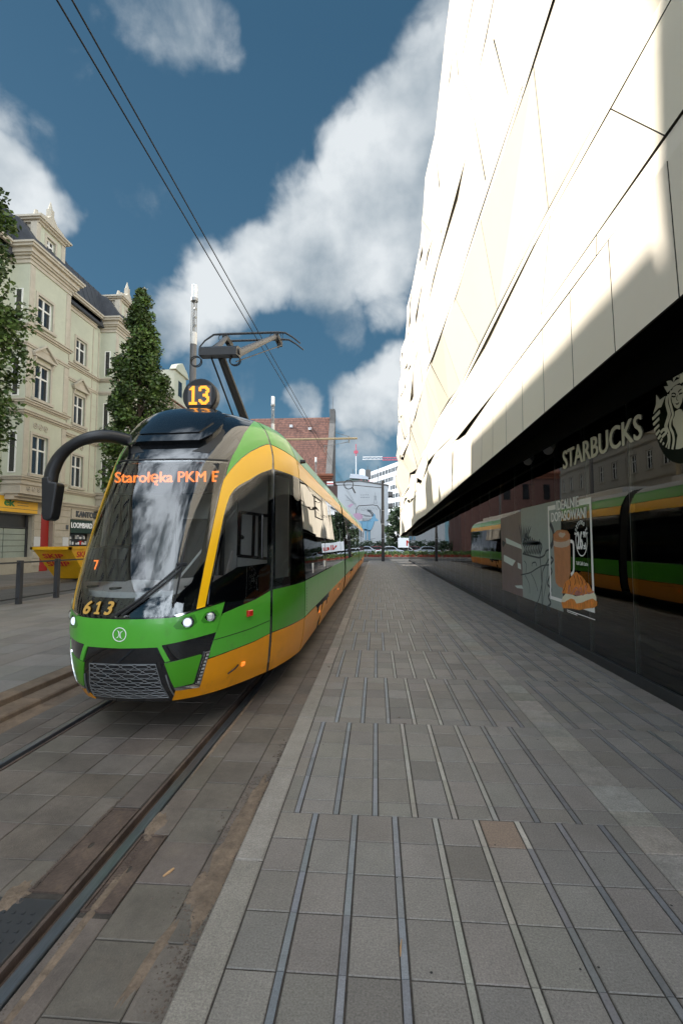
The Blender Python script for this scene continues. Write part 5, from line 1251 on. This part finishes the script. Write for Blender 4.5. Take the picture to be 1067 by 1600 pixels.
def tenement(label, dy=0):
    t = thing('tenement_house', label, 'building', (-17.7, 26, 0))
    Y0_, Y1_ = 14.2, 33.6
    b1, b2 = (21.35, 24.45), (29.05, 32.2)
    wins = []
    for cy in (27.07, 19.2, 17.0, 15.2):
        for (c, d) in ((12.35, 13.82), (8.65, 10.42), (4.92, 6.80)): wins.append((cy-.52, cy+.52, c, d))
    ground = [(20.2, 23.55, .9, 3.05), (24.15, 25.15, .1, 3.25), (26.6, 28.75, .35, 3.0), (15.5, 18.5, .5, 3.1), (30.2, 32.2, .4, 3)]
    wall('wall', t, MT['cream'], XF, Y0_, Y1_, 3.9, 15.4, wins)
    wall('base_wall', t, MT['stonebase'], XF+.02, Y0_, Y1_, .1, 3.9, ground, .35)
    for o in wins: window(t, XF, *o)
    mb = MB()
    segs = [(Y0_, b1[0]-.0), (b1[1], b2[0]), (b2[1], Y1_)]
    for (a, b) in segs:
        for (z, st) in ((11.85, BELT), (11.05, [(.10, .06), (.10, .10)]), (8.2, BELT), (7.7, BELT), (4.45, BELT)): cornice(mb, XF, a+.21, b-.21, z, st, False, False)
        cornice(mb, XF, a+.53, b-.53, 15.2, CORN, False, False)
        a_, b_ = a+.21, b-.21
        z = 3.62
        for (h, p) in [(.10, .06), (.14, .16), (.08, .24)]: mb.box((XF, a, z), (XF+.02+p, b, z+h-.001)); z += h
    for o in wins:
        if abs(o[2]-8.65) < .01: pediment(mb, XF, o[0], o[1], 10.68)
        if abs(o[2]-4.92) < .01: orn(mb, XF, o[0]-.05, o[1]+.05, 7.15, 7.55)
    for y in (25.0, 25.9, 28.2, 28.8):
        mb.box((XF-.01, y, 4.8), (XF+.05, y+.07, 15.1))
    for z in (5.6, 6.4, 9.4, 10.2): mb.box((XF-.01, 24.5, z), (XF+.012, 25.9, z+.03)); mb.box((XF-.01, 28.2, z), (XF+.012, 29.0, z+.03))
    for k in range(9): mb.box((XF+.02, 25.2, .45+k*.38), (XF+.07, 26.5, .45+k*.38+.34)); mb.box((XF+.02, 23.6, .45+k*.38), (XF+.075, 24.1, .45+k*.38+.34)); mb.box((XF+.02, 28.8, .45+k*.38), (XF+.07, 29.6, .45+k*.38+.34))
    mb.build('stucco_trim', MT['creamtrim'], t)
    bay(t, *b1); bay(t, *b2)
    # roof: steep slate slope with a flat crown
    mb = MB()
    mb.prism([(XF+.3, 15.45), (XF+.30, 16.25), (-17.95, 17.95), (-27, 18.2), (-29, 15.4)], 1, Y0_, Y1_)
    for y in (b1, b2): mb.prism([(XB+.35, 16.15), (XB+.30, 16.27), (-17.3, 17.5), (-18.3, 17.9), (-19.4, 16.15)], 1, y[0]-.15, y[1]+.15)
    rf = mb.build('roof', MT['slate'], t)
    mb = MB()
    for k in range(int((Y1_-Y0_)/.55)): 
        y = Y0_+k*.55; mb.tube([(XF+.30, y, 16.27), (-17.95, y, 17.97)], .025, 4)
    mb.build('roof_seam', MT['slate'], rf)
    mb = MB(); mb.box((-29, Y0_, 0), (-28.8, Y1_, 15.4)); mb.box((-28.8, Y0_, 0), (XF-.4, Y0_+.2, 15.4)); mb.box((-28.8, Y1_-.2, 0), (XF-.4, Y1_, 15.4)); mb.box((-28.8, Y0_+.2, 3.95), (XF-.4, Y1_-.2, 4.05)); mb.build('rear_wall', MT['gwall'], t)
    mb = MB()
    for y in (19, 26.5, 33): mb.box((-22.2, y, 18.0), (-21.2, y+1.2, 19.4))
    mb.build('chimney', MT['brick'], rf)
    return t, ground
tn, ground = tenement('cream stucco tenement with two bays, white windows and slate gabled roof')
for a_, b_ in (((XF-.33, 20.2, 2.35), (XF-.28, 23.55, 3.05)), ((XF-.33, 15.5, .5), (XF-.28, 18.5, 3.1)), ((XF-.33, 30.2, .4), (XF-.28, 32.2, 3))):
    mb = MB(); mb.box(a_, b_); mb.build('shop_window', MT['dark'], tn)
mb = MB()
for k in range(5): mb.box((XF-.33, 20.2, .9+k*.29), (XF-.26, 21.95, .9+k*.29+.27)); mb.box((XF-.33, 22.0, .9+k*.29), (XF-.26, 23.5, .9+k*.29+.27))
mb.build('frosted_shutter', MT['frost'], tn)
mb = MB(); mb.box((XF-.28, 20.2, 2.36), (XF-.2, 23.55, 2.42)); mb.box((XF-.28, 23.42, .9), (XF-.2, 23.54, 3.05)); mb.build('shop_frame', MT['dpole'], tn)
mb = MB(); mb.box((XF-.30, 24.17, .12), (XF-.22, 25.13, 3.2)); dr = mb.build('door', MT['reddoor'], tn); mb = MB(); mb.tube([(XF-.2, 25.0, 1.1), (XF-.2, 25.0, 1.25)], .02, 6); mb.build('handle', MT['chrome'], dr)
mb = MB(); mb.box((XF-.33, 26.6, .35), (XF-.28, 28.75, 2.2)); mb.build('shop_window', MT['dark'], tn)
t = thing('shop_sign', 'yellow fascia sign with green letters over the frosted shop window', 'shop sign', (XF+.1, 22, 3.5))
mb = MB(); mb.box((XF+.04, 19.0, 3.12), (XF+.22, 23.62, 3.86), ch=.0); mb.build('sign_board', MT['shopy'], t)
text('lettering', 'ek', MT['shopg'], t, frame((XF+.222, 21.38, 3.40), (0, 1, 0), (0, 0, 1)), width=.62, height=.36, bold=.04, thick=.01)
mb = MB(); mb.box((XF+.221, 22.2, 3.58), (XF+.224, 22.95, 3.60)); mb.box((XF+.221, 22.2, 3.45), (XF+.224, 22.95, 3.47)); mb.box((XF+.2, 19.0, 3.28), (XF+.226, 23.62, 3.30)); mb.build('sign_lines', MT['letter'], t)
t = thing('shop_sign', 'pale board with dark grey KANTOR letters above the pawn shop', 'shop sign', (XF+.1, 28, 3.4))
mb = MB(); mb.box((XF+.03, 26.65, 3.05), (XF+.07, 29.3, 3.60)); mb.build('sign_board', MT['creamtrim'], t)
text('lettering', 'KANTOR', MT['letter'], t, frame((XF+.075, 27.05, 3.17), (0, 1, 0), (0, 0, 1)), width=2.0, height=.34, bold=.04, thick=.03)
t = thing('shop_sign', 'dark green board with white LOOMBARD letters', 'shop sign', (XF+.0, 27.7, 2.6))
mb = MB(); mb.box((XF-.1, 26.62, 2.21), (XF+.05, 28.73, 2.98)); mb.build('sign_board', MT['darkgreen'], t)
text('lettering', 'LOOMBARD', MT['white'], t, frame((XF+.055, 26.66, 2.52), (0, 1, 0), (0, 0, 1)), width=2.05, height=.30, bold=.035, thick=.01)
t = thing('shop_display', 'shelves of small pawned goods behind the pawn shop window', 'shop display', (XF-.2, 27.7, 1.2))
for col_, mt_ in (('a', 'lgrey'), ('b', 'red'), ('c', 'white'), ('d', 'steel')):
    for k in range(16):
        y = random.uniform(26.7, 28.55); z = .5+random.randrange(5)*.34; mb = MB(); x = XF-.27+random.random()*.04; mb.box((x, y, z), (x+.05, y+random.uniform(.06, .2), z+random.uniform(.08, .24))); mb.build('goods', MT[mt_], t)
t = thing('wall_plaque', 'small white notice plaque left of the red door', 'plaque', (XF+.08, 23.8, 1.6)); mb = MB(); mb.box((XF+.076, 23.62, 1.45), (XF+.095, 24.08, 1.95)); mb.build('plate', MT['lgrey'], t)
t = thing('wall_plaque', 'small white notice plaque left of the pawn shop window', 'plaque', (XF+.08, 26, 1.6)); mb = MB(); mb.box((XF+.071, 25.9, 1.45), (XF+.095, 26.4, 1.95)); mb.build('plate', MT['lgrey'], t)
t = thing('wall_plaque', 'small dark square number plate beside the LOOMBARD board', 'plaque', (XF+.08, 26.2, 2.6)); mb = MB(); mb.box((XF+.071, 26.15, 2.4), (XF+.09, 26.38, 2.65)); mb.build('plate', MT['letter'], t)
# next house along the row
def plain_house(label, X, y0, y1, h, wm, rm, floors, roofh=2.2, ncol=None, attic=True, grp=None):
    t = thing('terraced_house', label, 'building', (X, (y0+y1)/2, 0), grp)
    ncol = ncol or max(1, int((y1-y0)/2.6)); st = (y1-y0)/ncol; fh = (h-4)/floors; ops = []
    for f in range(floors):
        for c in range(ncol): cy = y0+st*(c+.5); ops.append((cy-.52, cy+.52, 4+f*fh+.9, 4+f*fh+fh-.7))
    gops = [(y0+st*(c+.5)-.9, y0+st*(c+.5)+.9, .5, 3.0) for c in range(ncol)]
    wall('wall', t, wm, X, y0, y1, 3.8, h, ops); wall('base_wall', t, MT['stonebase'], X+.02, y0, y1, 0, 3.8, gops, .3)
    for o in ops: window(t, X, *o)
    mb = MB()
    for o in gops: mb.quad((X-.27, o[0], o[2]), (X-.27, o[1], o[2]), (X-.27, o[1], o[3]), (X-.27, o[0], o[3]))
    mb.build('shop_window', MT['dark'], t, recalc=False)
    mb = MB()
    for f in range(floors): cornice(mb, X, y0, y1, 3.85+f*fh, BELT, False, False)
    cornice(mb, X, y0, y1, h-.35, CORN[:5], False, False); mb.build('stucco_trim', MT['creamtrim'], t)
    mb = MB(); mb.prism([(X+.4, h+.2), (X+.3, h+.4), (X-3.2, h+roofh+.4), (X-8, h+.2)], 1, y0, y1); rf = mb.build('roof', rm, t)
    mb = MB(); mb.box((X-9, y0, 0), (X-8.9, y1, h)); mb.box((X-8.9, y0, 0), (X-.4, y0+.1, h)); mb.box((X-8.9, y1-.1, 0), (X-.4, y1, h)); mb.build('rear_wall', MT['gwall'], t)
    mb = MB(); mb.box((X-6.2, y0+.6, h), (X-5.2, y0+2, h+roofh+.8)); mb.build('chimney', MT['cream'], rf)
    return t
t2 = plain_house('cream house with a red tiled eave and small gable beyond the trees', XF, 34.0, 47, 13.6, MT['creamtrim'], MT['tile'], 3)
mb = MB(); mb.box((XF-2, 40.2, 14.0), (XF+.05, 42.8, 16.9)); mb.prism([(40.0, 16.9), (43.0, 16.9), (42.6, 17.4), (41.5, 17.9), (40.4, 17.4)], 0, XF-.3, XF+.25); mb.build('gable_dormer', MT['cream'], t2)
mb = MB(); mb.box((XF+.051, 41.1, 14.8), (XF+.07, 41.9, 16.2)); mb.build('dormer_window', MT['winglass'], t2)
mb = MB(); mb.box((XF-3, 45, 14), (XF-.5, 46.6, 16.2)); mb.build('chimney_stack', MT['creamtrim'], t2)
t3 = plain_house('cream house standing at the left edge beside the yellow shop sign', XF-.02, 6.66, 14.1, 17.8, MT['cream'], MT['slate'], 3, 2.0)
# taller corner block off to the left behind the viewer, whose shadow falls on the cladding
t4 = plain_house('tall pale corner block at the near end of the side street', XF, -34, 6.62, 21.5, MT['cream'], MT['slate'], 4, 1.5, 12)
t5 = plain_house('long pale house row far beyond the lamp posts', XF-1, 47.2, 66, 14.0, MT['creamtrim'], MT['slate'], 3)

# ================================================================== TREES
def leaves(mb, clumps, n, size, rnd, flat_=.5):
    for _ in range(n):
        c, r, tone = rnd.choice(clumps)
        while True:
            d = Vector((rnd.uniform(-1, 1), rnd.uniform(-1, 1), rnd.uniform(-1, 1)))
            if .25 < d.length < 1: break
        p = c+d*r; a = Vector((rnd.gauss(0, 1), rnd.gauss(0, 1), rnd.gauss(.0, .6))).normalized(); b = a.cross(Vector((rnd.gauss(0, 1), rnd.gauss(0, 1), rnd.gauss(0, 1)))).normalized()
        s = size*rnd.uniform(.6, 1.3); t = tone*rnd.uniform(.75, 1.3)
        mb.quad(p-a*s*.5, p+b*s*.30-a*s*.05, p+a*s*.5, p-b*s*.30-a*s*.05, c=(t*rnd.uniform(.9, 1.2), t, t*rnd.uniform(.7, 1.1)))
def tree(name, label, x, y, z0, h, prof, nclump, nleaf, lsize, m, seed, trunk_r=.13, cr=.34, group=None, base=.1):
    rnd = random.Random(seed); t = thing(name, label, 'tree', (x, y, base), group); mb = MB(); zs = [base, z0, (z0+h)/2, h-.3]
    mb.tube([(x+rnd.uniform(-.05, .05), y+rnd.uniform(-.05, .05), z) for z in zs], [trunk_r, trunk_r*.85, trunk_r*.55, .02], 8)
    clumps = []
    for i in range(nclump):
        f = rnd.random()**.85; z = h-(h-z0)*f; R_ = 0
        for (fa, ra), (fb, rb) in zip(prof, prof[1:]):
            if fa <= f <= fb: R_ = ra+(rb-ra)*(f-fa)/(fb-fa)
        an = rnd.uniform(0, 6.283); rr = R_*(rnd.uniform(.35, 1.0)**.6)*(1+.18*math.sin(3*an+z*1.7)+.12*math.sin(z*4.1+an))
        c = Vector((x+math.cos(an)*rr, y+math.sin(an)*rr, z)); clumps.append((c, cr*rnd.uniform(.55, 1.25)*(.45+.55*min(1, R_/1.0)), rnd.uniform(.55, 1.5)))
        if i % 4 == 0: mb.tube([(x, y, max(z0*.9, z-rr*1.2)), tuple((c+Vector((x, y, z-.15)))/2), tuple(c)], [.028, .018, .008], 5)
    mb.build('trunk', MT['bark'], t)
    lm = MB(); leaves(lm, clumps, nleaf, lsize, rnd); lm.build('crown', m, t, recalc=False)
    return t
colp = [(0, .06), (.12, .36), (.3, .70), (.5, .98), (.75, 1.15), (.92, 1.0), (1, .6)]
tree('hornbeam_tree', 'columnar green tree in front of the tenement gable', -9.5, 18.4, 2.6, 12.0, colp, 380, 36000, .145, MT['leaf'], 3, cr=.40)
tree('hornbeam_tree', 'larger columnar tree cut by the left edge of the picture', -10.95, 11.2, 3.0, 12.3, [(0, .3), (.1, .8), (.35, 1.3), (.6, 1.45), (.85, 1.3), (1, .7)], 400, 36000, .14, MT['leaf'], 8, cr=.42, trunk_r=.16)
for i, (x, y, h, r, lab) in enumerate(((4.2, 96, 8.6, 2.6, 'dark broad tree beside the painted gable wall'), (7.4, 90, 8.0, 2.6, 'dark broad tree close to the end of the metal facade'), (10, 100, 9, 3, 'dark broad tree hidden behind the shopping centre end'), (-26, 95, 9, 3, 'dark broad tree behind the house row'))):
    if i > 1: continue
    tree('broadleaf_tree', lab, x, y, 1.2, h, [(0, .3*r), (.2, .8*r), (.5, r), (.8, .95*r), (1, .6*r)], 110, 7000, .42, MT['leafd'], 20+i, .2, .75, 'dark trees beyond the crossing', 0)

# ================================================================== BEYOND THE CROSSING
bed = MB(); bed.box((-9, 50.5, -.11), (12, 62, .14)); struct(bed.build('planted_verge', MT['sand']))
kb = MB(); kb.box((-9, 50.3, -.1), (12, 50.499, .17)); kb.box((-9, PAV_END, -.1), (12, PAV_END+.15, .01)); struct(kb.build('verge_kerb', MT['kerb']))
t = thing('flower_bed', 'low bed of red flowers along the far side of the crossing', 'flower bed', (1, 51, .1))
rnd = random.Random(5); mb = MB()
leaves(mb, [(Vector((rnd.uniform(-6, 9), rnd.uniform(50.6, 52.2), .22)), .22, rnd.uniform(.6, 1.4)) for _ in range(150)], 5000, .12, rnd); mb.build('flowers', MT['flower'], t, recalc=False)
t = thing('ground_cover', 'light green low planting behind the red flowers', 'planting', (1, 55, .1))
mb = MB(); leaves(mb, [(Vector((rnd.uniform(-7, 10), rnd.uniform(52.4, 61), .35)), .38, rnd.uniform(.8, 1.7)) for _ in range(260)], 9000, .2, rnd); mb.build('foliage', MT['leaf'], t, recalc=False)
t = thing('hedge', 'dark clipped hedge behind the parked cars', 'hedge', (0, 78, 0))
mb = MB(); leaves(mb, [(Vector((rnd.uniform(-12, 12), 84+rnd.uniform(-.5, .5), rnd.uniform(.4, 1.7))), .6, rnd.uniform(.6, 1.3)) for _ in range(260)], 9000, .3, rnd); mb.build('foliage', MT['leafd'], t, recalc=False)
def car(x, y, z, m, label, ry=0, length=4.3):
    t = thing('parked_car', label, 'car', (x, y, z), 'cars parked beyond the flower bed')
    h = length/2; P = [(-h, .28), (-h-.02, .62), (-h+.12, .86), (-h+.75, .94), (-h+1.25, 1.38), (-h+1.7, 1.46), (.55, 1.46), (1.15, 1.0), (h-.25, .86), (h, .62), (h, .28)]
    mb = MB(); mb.prism([(x+a, z+b) for a, b in P], 1, y-.85, y+.85); b = mb.build('body', m, t); bv = b.modifiers.new('b', 'BEVEL'); bv.width = .09; bv.segments = 3
    mb = MB(); mb.prism([(x+a, z+b) for a, b in [(-h+.92, .96), (-h+1.33, 1.36), (-h+1.75, 1.41), (.5, 1.41), (.98, 1.0)]], 1, y-.865, y+.865); mb.build('window', MT['winglass'], t)
    for a in (-h+.85, h-.9):
        for s in (-.88, .72): mb = MB(); mb.tube([(x+a, y+s, z+.31), (x+a, y+s+.16, z+.31)], .31, 18); w = mb.build('wheel', MT['rubber'], t); mb = MB(); mb.tube([(x+a, y+s-.005, z+.31), (x+a, y+s+.165, z+.31)], .18, 12); mb.build('rim', MT['steel'], w)
    for s in (-.6, .6): mb = MB(); mb.box((x-h-.04, y+s-.15, z+.62), (x-h+.06, y+s+.15, z+.76)); mb.build('light', MT['red'], t)
car(-1.6, 73, -.30, MT['carw'], 'pale blue silver car partly hidden by the tram end'); car(.1, 77, -.30, MT['carr'], 'dark red car between two silver ones'); car(2.0, 71, -.30, MT['carw'], 'silver estate car parked beside the dark mast')
t = thing('delivery_van', 'white box van with red lettering parked at the far right', 'van', (7, 82, 0))
mb = MB(); mb.box((3.6, 80.6, .9), (8.6, 82.6, 2.5), ch=.05); mb.build('box_body', MT['white'], t)
mb = MB(); mb.prism([(8.65, .5), (8.65, 2.3), (9.4, 2.3), (9.9, 1.5), (10.6, 1.3), (10.7, .5)], 1, 80.7, 82.5); mb.build('cab', MT['white'], t)
for x in (4.6, 9.6): mb = MB(); mb.tube([(x, 80.55, .4), (x, 80.8, .4)], .4, 18); mb.build('wheel', MT['rubber'], t)
text('van_lettering', 'Nu', MT['red'], t, frame((5.0, 80.59, 1.2), (1, 0, 0), (0, 0, 1)), width=1.6, height=.9, bold=.03, thick=.02)

# tall tiled roof building
t = thing('tiled_roof_building', 'large old building with a steep red tiled roof and grey gable parapet', 'building', (-14, 80, 0))
mb = MB(); nx, nz = 60, 30
for i in range(nx):
    for k in range(nz):
        xa = -22+(14.2)*i/nx; xb = -22+14.2*(i+1)/nx; fa = k/nz; fb = (k+1)/nz; c = random.uniform(.7, 1.3)
        mb.quad((xa, 75+7*fa-.06, 12.6+10.9*fa), (xb, 75+7*fa-.06, 12.6+10.9*fa), (xb, 75+7*fb, 12.6+10.9*fb), (xa, 75+7*fb, 12.6+10.9*fb), c=(c, c, c))
MT['tile2'] = mat('old_roof_tile', (.15,.066,.045), .85, var=.25, vscale=.8, attr=True)
rf = mb.build('roof', MT['tile2'], t, recalc=False)
mb = MB(); mb.prism([(74.4, 12.4), (75.4, 12.4), (82.2, 23.2), (82.2, 24), (81.8, 24)], 0, -7.9, -6.95); mb.box((-7.85, 80.6, 12), (-7.0, 82.4, 24.6)); mb.build('gable_parapet', MT['gwall'], t)
mb = MB(); mb.tube([(-7.4, 81.5, 24.6), (-7.4, 81.5, 27)], .04, 5); mb.build('lightning_rod', MT['dpole'], t)
mb = MB(); mb.box((-22, 75, 0), (-7.2, 89, 12.3)); mb.build('wall', MT['brick'], t)
mb = MB()
for (h, p, z) in ((.35, .25, 11.5), (.3, .5, 11.86), (.35, .8, 12.17)): mb.box((-22, 75-p, z), (-7.2+p*.6, 75.5, z+h-.01))
mb.build('cornice', MT['tile'], t)
for x, z in ((-14.5, 21.6), (-11.2, 21.0), (-17, 20)):
    f = (z-12.6)/10.9; mb = MB(); mb.box((x-.25, 75+7*f-.5, z-.15), (x+.25, 75+7*f+.2, z+.3)); mb.build('roof_light', MT['lgrey'], rf)
for x in (-20, -17, -14, -11, -8.4):
    mb = MB(); mb.box((x-.5, 74.93, 8.3), (x+.5, 74.99, 10.6)); mb.build('window', MT['winglass'], t)
t = thing('wall_sign', 'small white sign with a red stripe on the brick wall', 'wall sign', (-8, 74.8, 10)); mb = MB(); mb.box((-7.7, 74.6, 10.6), (-6.7, 74.68, 11.3)); mb.build('board', MT['white'], t); mb = MB(); mb.box((-7.7, 74.58, 10.85), (-6.7, 74.598, 11.05)); mb.build('stripe', MT['red'], t)

# painted gable
MYY = 105
t = thing('gable_building', 'grey apartment gable painted with a blue goat mural', 'building', (-3, 110, 0))
mb = MB(); mb.prism([(-9, -.1), (2.6, -.1), (2.6, 14.1), (-3.5, 15.2), (-9, 14.9)], 1, MYY, MYY+22); mb.build('wall', MT['muralwall'], t)
mb = MB(); mb.prism([(-9.2, 14.95), (-3.5, 15.25), (2.8, 14.15), (2.8, 14.4), (-3.5, 15.5), (-9.2, 15.2)], 1, MYY-.15, MYY+22); mb.build('coping', MT['gwall'], t)
for k in range(5):
    mb = MB(); mb.box((2.601, MYY+2, 1.8+k*2.6), (3.7, MYY+7, 2.7+k*2.6)); mb.build('balcony', MT['gwall'], t)
def m2(x, y): v = atY(535+x/10.16, 780+y/10.16, MYY); return (v.x, v.z)
def m1(x, y): v = atY(535+x/10.67, 700+y/10.67, MYY); return (v.x, v.z)
mt = thing('mural', 'painted mural of a blue goat with curved horns and pink shapes', 'mural', (-3, MYY-.05, 6))
MM = lambda d: frame((0, MYY-.01-d, 0), (1, 0, 0), (0, 0, 1))
flat('goat', [[m2(*p) for p in ((255,345),(330,350),(400,340),(460,310),(475,270),(492,225),(520,245),(528,295),(572,335),(560,348),(510,350),(500,400),(470,470),(440,505),(395,500),(340,490),(310,450),(300,400))],
              [m2(*p) for p in ((345,470),(395,480),(385,560),(383,645),(358,645),(360,560))], [m2(*p) for p in ((400,490),(440,490),(436,560),(440,650),(412,650),(410,560))]], MT['blue'], mt, MM(0), thick=.01)
flat('pink_shape', [[m2(*p) for p in ((170,235),(230,215),(300,230),(325,270),(310,310),(250,330),(190,280))], [m1(*p) for p in ((85,965),(150,925),(185,940),(120,1000))]], MT['pink'], mt, MM(0), thick=.01)
S_ = []
def ms(pts, w, f=m2): S_.append(stroke(spl([f(*p) for p in pts], 4), w))
ms([(480,275),(455,225),(415,190),(390,185)], .22); ms([(495,265),(475,215),(430,180),(400,170)], .16)
ms([(300,240),(350,250),(430,265),(470,270)], .10); ms([(340,260),(390,275),(440,275)], .08)
for k in range(6): ms([(330+k*22,300),(322+k*22,335),(340+k*22,355)], .06)
ms([(300,345),(400,340),(470,300)], .06); ms([(305,350),(310,450),(345,490),(440,505),(495,400),(500,350)], .06); ms([(400,350),(395,420),(400,490)], .05)
for p in (((340,490),(330,560)), ((385,480),(380,640)), ((410,500),(405,650)), ((440,490),(440,650)), ((430,640),(520,620)), ((350,650),(450,660))): ms(p, .06)
ms([(280,500),(330,520),(300,560)], .05); ms([(320,180),(400,165),(470,185)], .05)
S2_ = []
def mf(pts, w): S2_.append(stroke(spl([m1(*p) for p in pts], 4), w))
for k in range(5): mf([(300+k*30, 775-k*1),(312+k*30, 790)], .11)
for k in range(6): mf([(300+k*26, 815),(318+k*26, 832)], .11)
mf([(545,740),(545,790)], .06); mf([(525,800),(565,800)], .06); mf([(530,800),(535,860),(520,920)], .07); mf([(562,800),(560,860),(575,920)], .07); mf([(525,860),(572,860)], .05); mf([(515,920),(580,920)], .07); mf([(545,800),(550,850)], .08)
for k in range(7): mf([(40+k*22, 780+k*20),(70+k*22, 800+k*22),(90+k*24, 850+k*14)], .06)
for k in range(8): mf([(195+k*50, 1000-k*4),(220+k*50, 1020+(k%3)*14),(235+k*50, 990)], .05)
mf([(60,870),(120,880),(190,940)], .06)
flat('ink_lines', S_, MT['ink'], mt, MM(.012), thick=.01); flat('faint_lines', S2_, MT['inkl'], mt, MM(.0), thick=.01)

# white office block, angled
t = thing('office_tower', 'white office block with rows of square windows behind the gable', 'office block', (5, 165, 0))
A = Vector((-3.2, 188, 0)); B = Vector((16, 142, 0)); dx = (B-A).normalized(); nrm_ = Vector((dx.y, -dx.x, 0)); 
if nrm_.y > 0: nrm_ = -nrm_
HT = 29.3; L = (B-A).length; rowh = 3.05; colw = 3.1
def OP(s, z, d=0): return A+dx*s+nrm_*d+Vector((0, 0, z))
mb = MB(); bkk = -nrm_*14
mb.v = [tuple(q) for q in (OP(0, 0), OP(L, 0), OP(L, HT), OP(0, HT), OP(0, 0)+bkk, OP(L, 0)+bkk, OP(L, HT)+bkk, OP(0, HT)+bkk)]
mb.f = [(0, 1, 2, 3), (5, 4, 7, 6), (1, 5, 6, 2), (4, 0, 3, 7), (3, 2, 6, 7)]; mb.c = [1.0]*5; mb.m = [0]*5; mb.build('wall', MT['office'], t)
ncol = 15; cnt = 0; st = L*.82/ncol
for r_ in range(7):
    for c in range(14):
        s0 = .8+c*st; z0 = HT-2.9-r_*rowh; mb = MB()
        for kk in range(2):
            if random.random() < .12: continue
            a0 = s0+kk*st*.46; q = [OP(a0, z0, .05), OP(a0+st*.34, z0, .05), OP(a0+st*.34, z0+1.45, .05), OP(a0, z0+1.45, .05)]; mb.quad(*q)
        if mb.v: mb.build('window', MT['winglass'], t, recalc=False)
mb = MB()
for r_ in range(8): z = HT-3.3-r_*rowh; mb.quad(OP(0, z, .12), OP(L, z, .12), OP(L, z+.25, .12), OP(0, z+.25, .12)); mb.quad(OP(0, z+.25, .12), OP(L, z+.25, .12), OP(L, z+.25, 0), OP(0, z+.25, 0))
mb.build('ledge', MT['office'], t, recalc=False)
mb = MB(); q = OP(L*.80, HT+1.2); mb.box((q.x-1, q.y-1, HT), (q.x+6, q.y+6, HT+3.4)); mb.v += [tuple(v) for v in (Vector((q.x-3.2, q.y-2, HT+3.4)), Vector((q.x+7, q.y-2, HT+3.9)), Vector((q.x+7, q.y+6, HT+3.9)), Vector((q.x-3.2, q.y+6, HT+3.4)), Vector((q.x-3.2, q.y-2, HT+4.3)), Vector((q.x+7, q.y-2, HT+5.6)), Vector((q.x+7, q.y+6, HT+5.6)), Vector((q.x-3.2, q.y+6, HT+4.3)))]
k = len(mb.v)-8; mb.f += [(k, k+1, k+2, k+3), (k+4, k+7, k+6, k+5), (k, k+4, k+5, k+1), (k+3, k+2, k+6, k+7), (k, k+3, k+7, k+4), (k+1, k+5, k+6, k+2)]; mb.c += [1.0]*6; mb.m += [0]*6
mb.build('roof_house', MT['office'], t)
t = thing('rooftop_sign', 'red rooftop lettering against the office block', 'rooftop sign', (-1, 128, 17))
text('lettering', 'DeloSphon', MT['craneR'], t, frame((-4.4, 128, 17.2), (1, 0, -.10), (.10, 0, 1)), width=4.8, height=1.5, bold=.01, thick=.1)
mb = MB(); mb.box((-4.6, 128.3, 14), (.5, 128.5, 17.0)); mb.build('support', MT['gwall'], t)
t = thing('tower_lantern', 'tower top with a wide flat deck, white tank and green glazing', 'tower', (-5, 135, 0))
mb = MB(); mb.box((-6.9, 135, 0), (-3.2, 140, 18.2)); mb.build('shaft', MT['muralwall'], t)
mb = MB(); mb.box((-6.9, 134.8, 18.2), (-2.6, 140, 19.6)); mb.build('glazing', mat('green_glazing', (.05,.16,.12), .2), t)
mb = MB(); mb.prism([(-7.5, 20.0), (-2.2, 19.5), (-2.2, 20.2), (-4, 20.9), (-7.2, 21.2)], 1, 134, 141); mb.build('deck', MT['office'], t)
mb = MB(); mb.tube([(-3.9, 136, 20.8), (-3.9, 136, 22.4), (-3.9, 136, 22.7)], [.85, .85, .5], 16); mb.build('tank', MT['white'], t); mb = MB(); mb.box((-3.0, 136, 20.2), (-1.5, 138, 22.6)); mb.build('plant_room', MT['gwall'], t)
mb = MB()
for x, h in ((-6.6, 22.8), (-2.4, 23.6), (-5.3, 22.3), (.6, 23.6)): mb.tube([(x, 136, 19), (x, 136, h)], .07, 5)
mb.build('aerial', MT['dpole'], t)
t = thing('radio_mast', 'thin red and white mast above the tower deck', 'mast', (-5.7, 136, 21))
mb = MB(); mb.tube([(-5.7, 136, 20.5), (-5.7, 136, 26.5)], .13, 6); mb.build('lower_mast', MT['craneW'], t)
mb = MB(); mb.tube([(-5.7, 136, 26.5), (-5.7, 136, 30)], .12, 6); mb.box((-6.3, 135.8, 27.3), (-5.1, 136.2, 28.1)); mb.build('upper_mast', MT['craneR'], t)
t = thing('tower_crane', 'faint far crane jib in red and white over the office roof', 'crane', (-6, 230, 0))
def truss(x0, x1, z, y, m, nm):
    mb = MB(); mb.tube([(x0, y, z), (x1, y, z)], .22, 5); mb.tube([(x0, y, z+1.2), (x1, y, z+1.2)], .22, 5); n = int(abs(x1-x0)/1.6)
    for k in range(n): a = x0+(x1-x0)*k/n; b = x0+(x1-x0)*(k+1)/n; mb.tube([(a, y, z), ((a+b)/2, y, z+1.2), (b, y, z)], .14, 4)
    mb.build(nm, m, t)
truss(-6.5, 3, 42, 230, MT['craneW'], 'jib'); truss(3.1, 16, 41.6, 230, MT['craneR'], 'jib'); mb = MB(); mb.tube([(16, 230, 0), (16, 230, 46)], .8, 4); mb.build('tower', MT['craneR'], t)
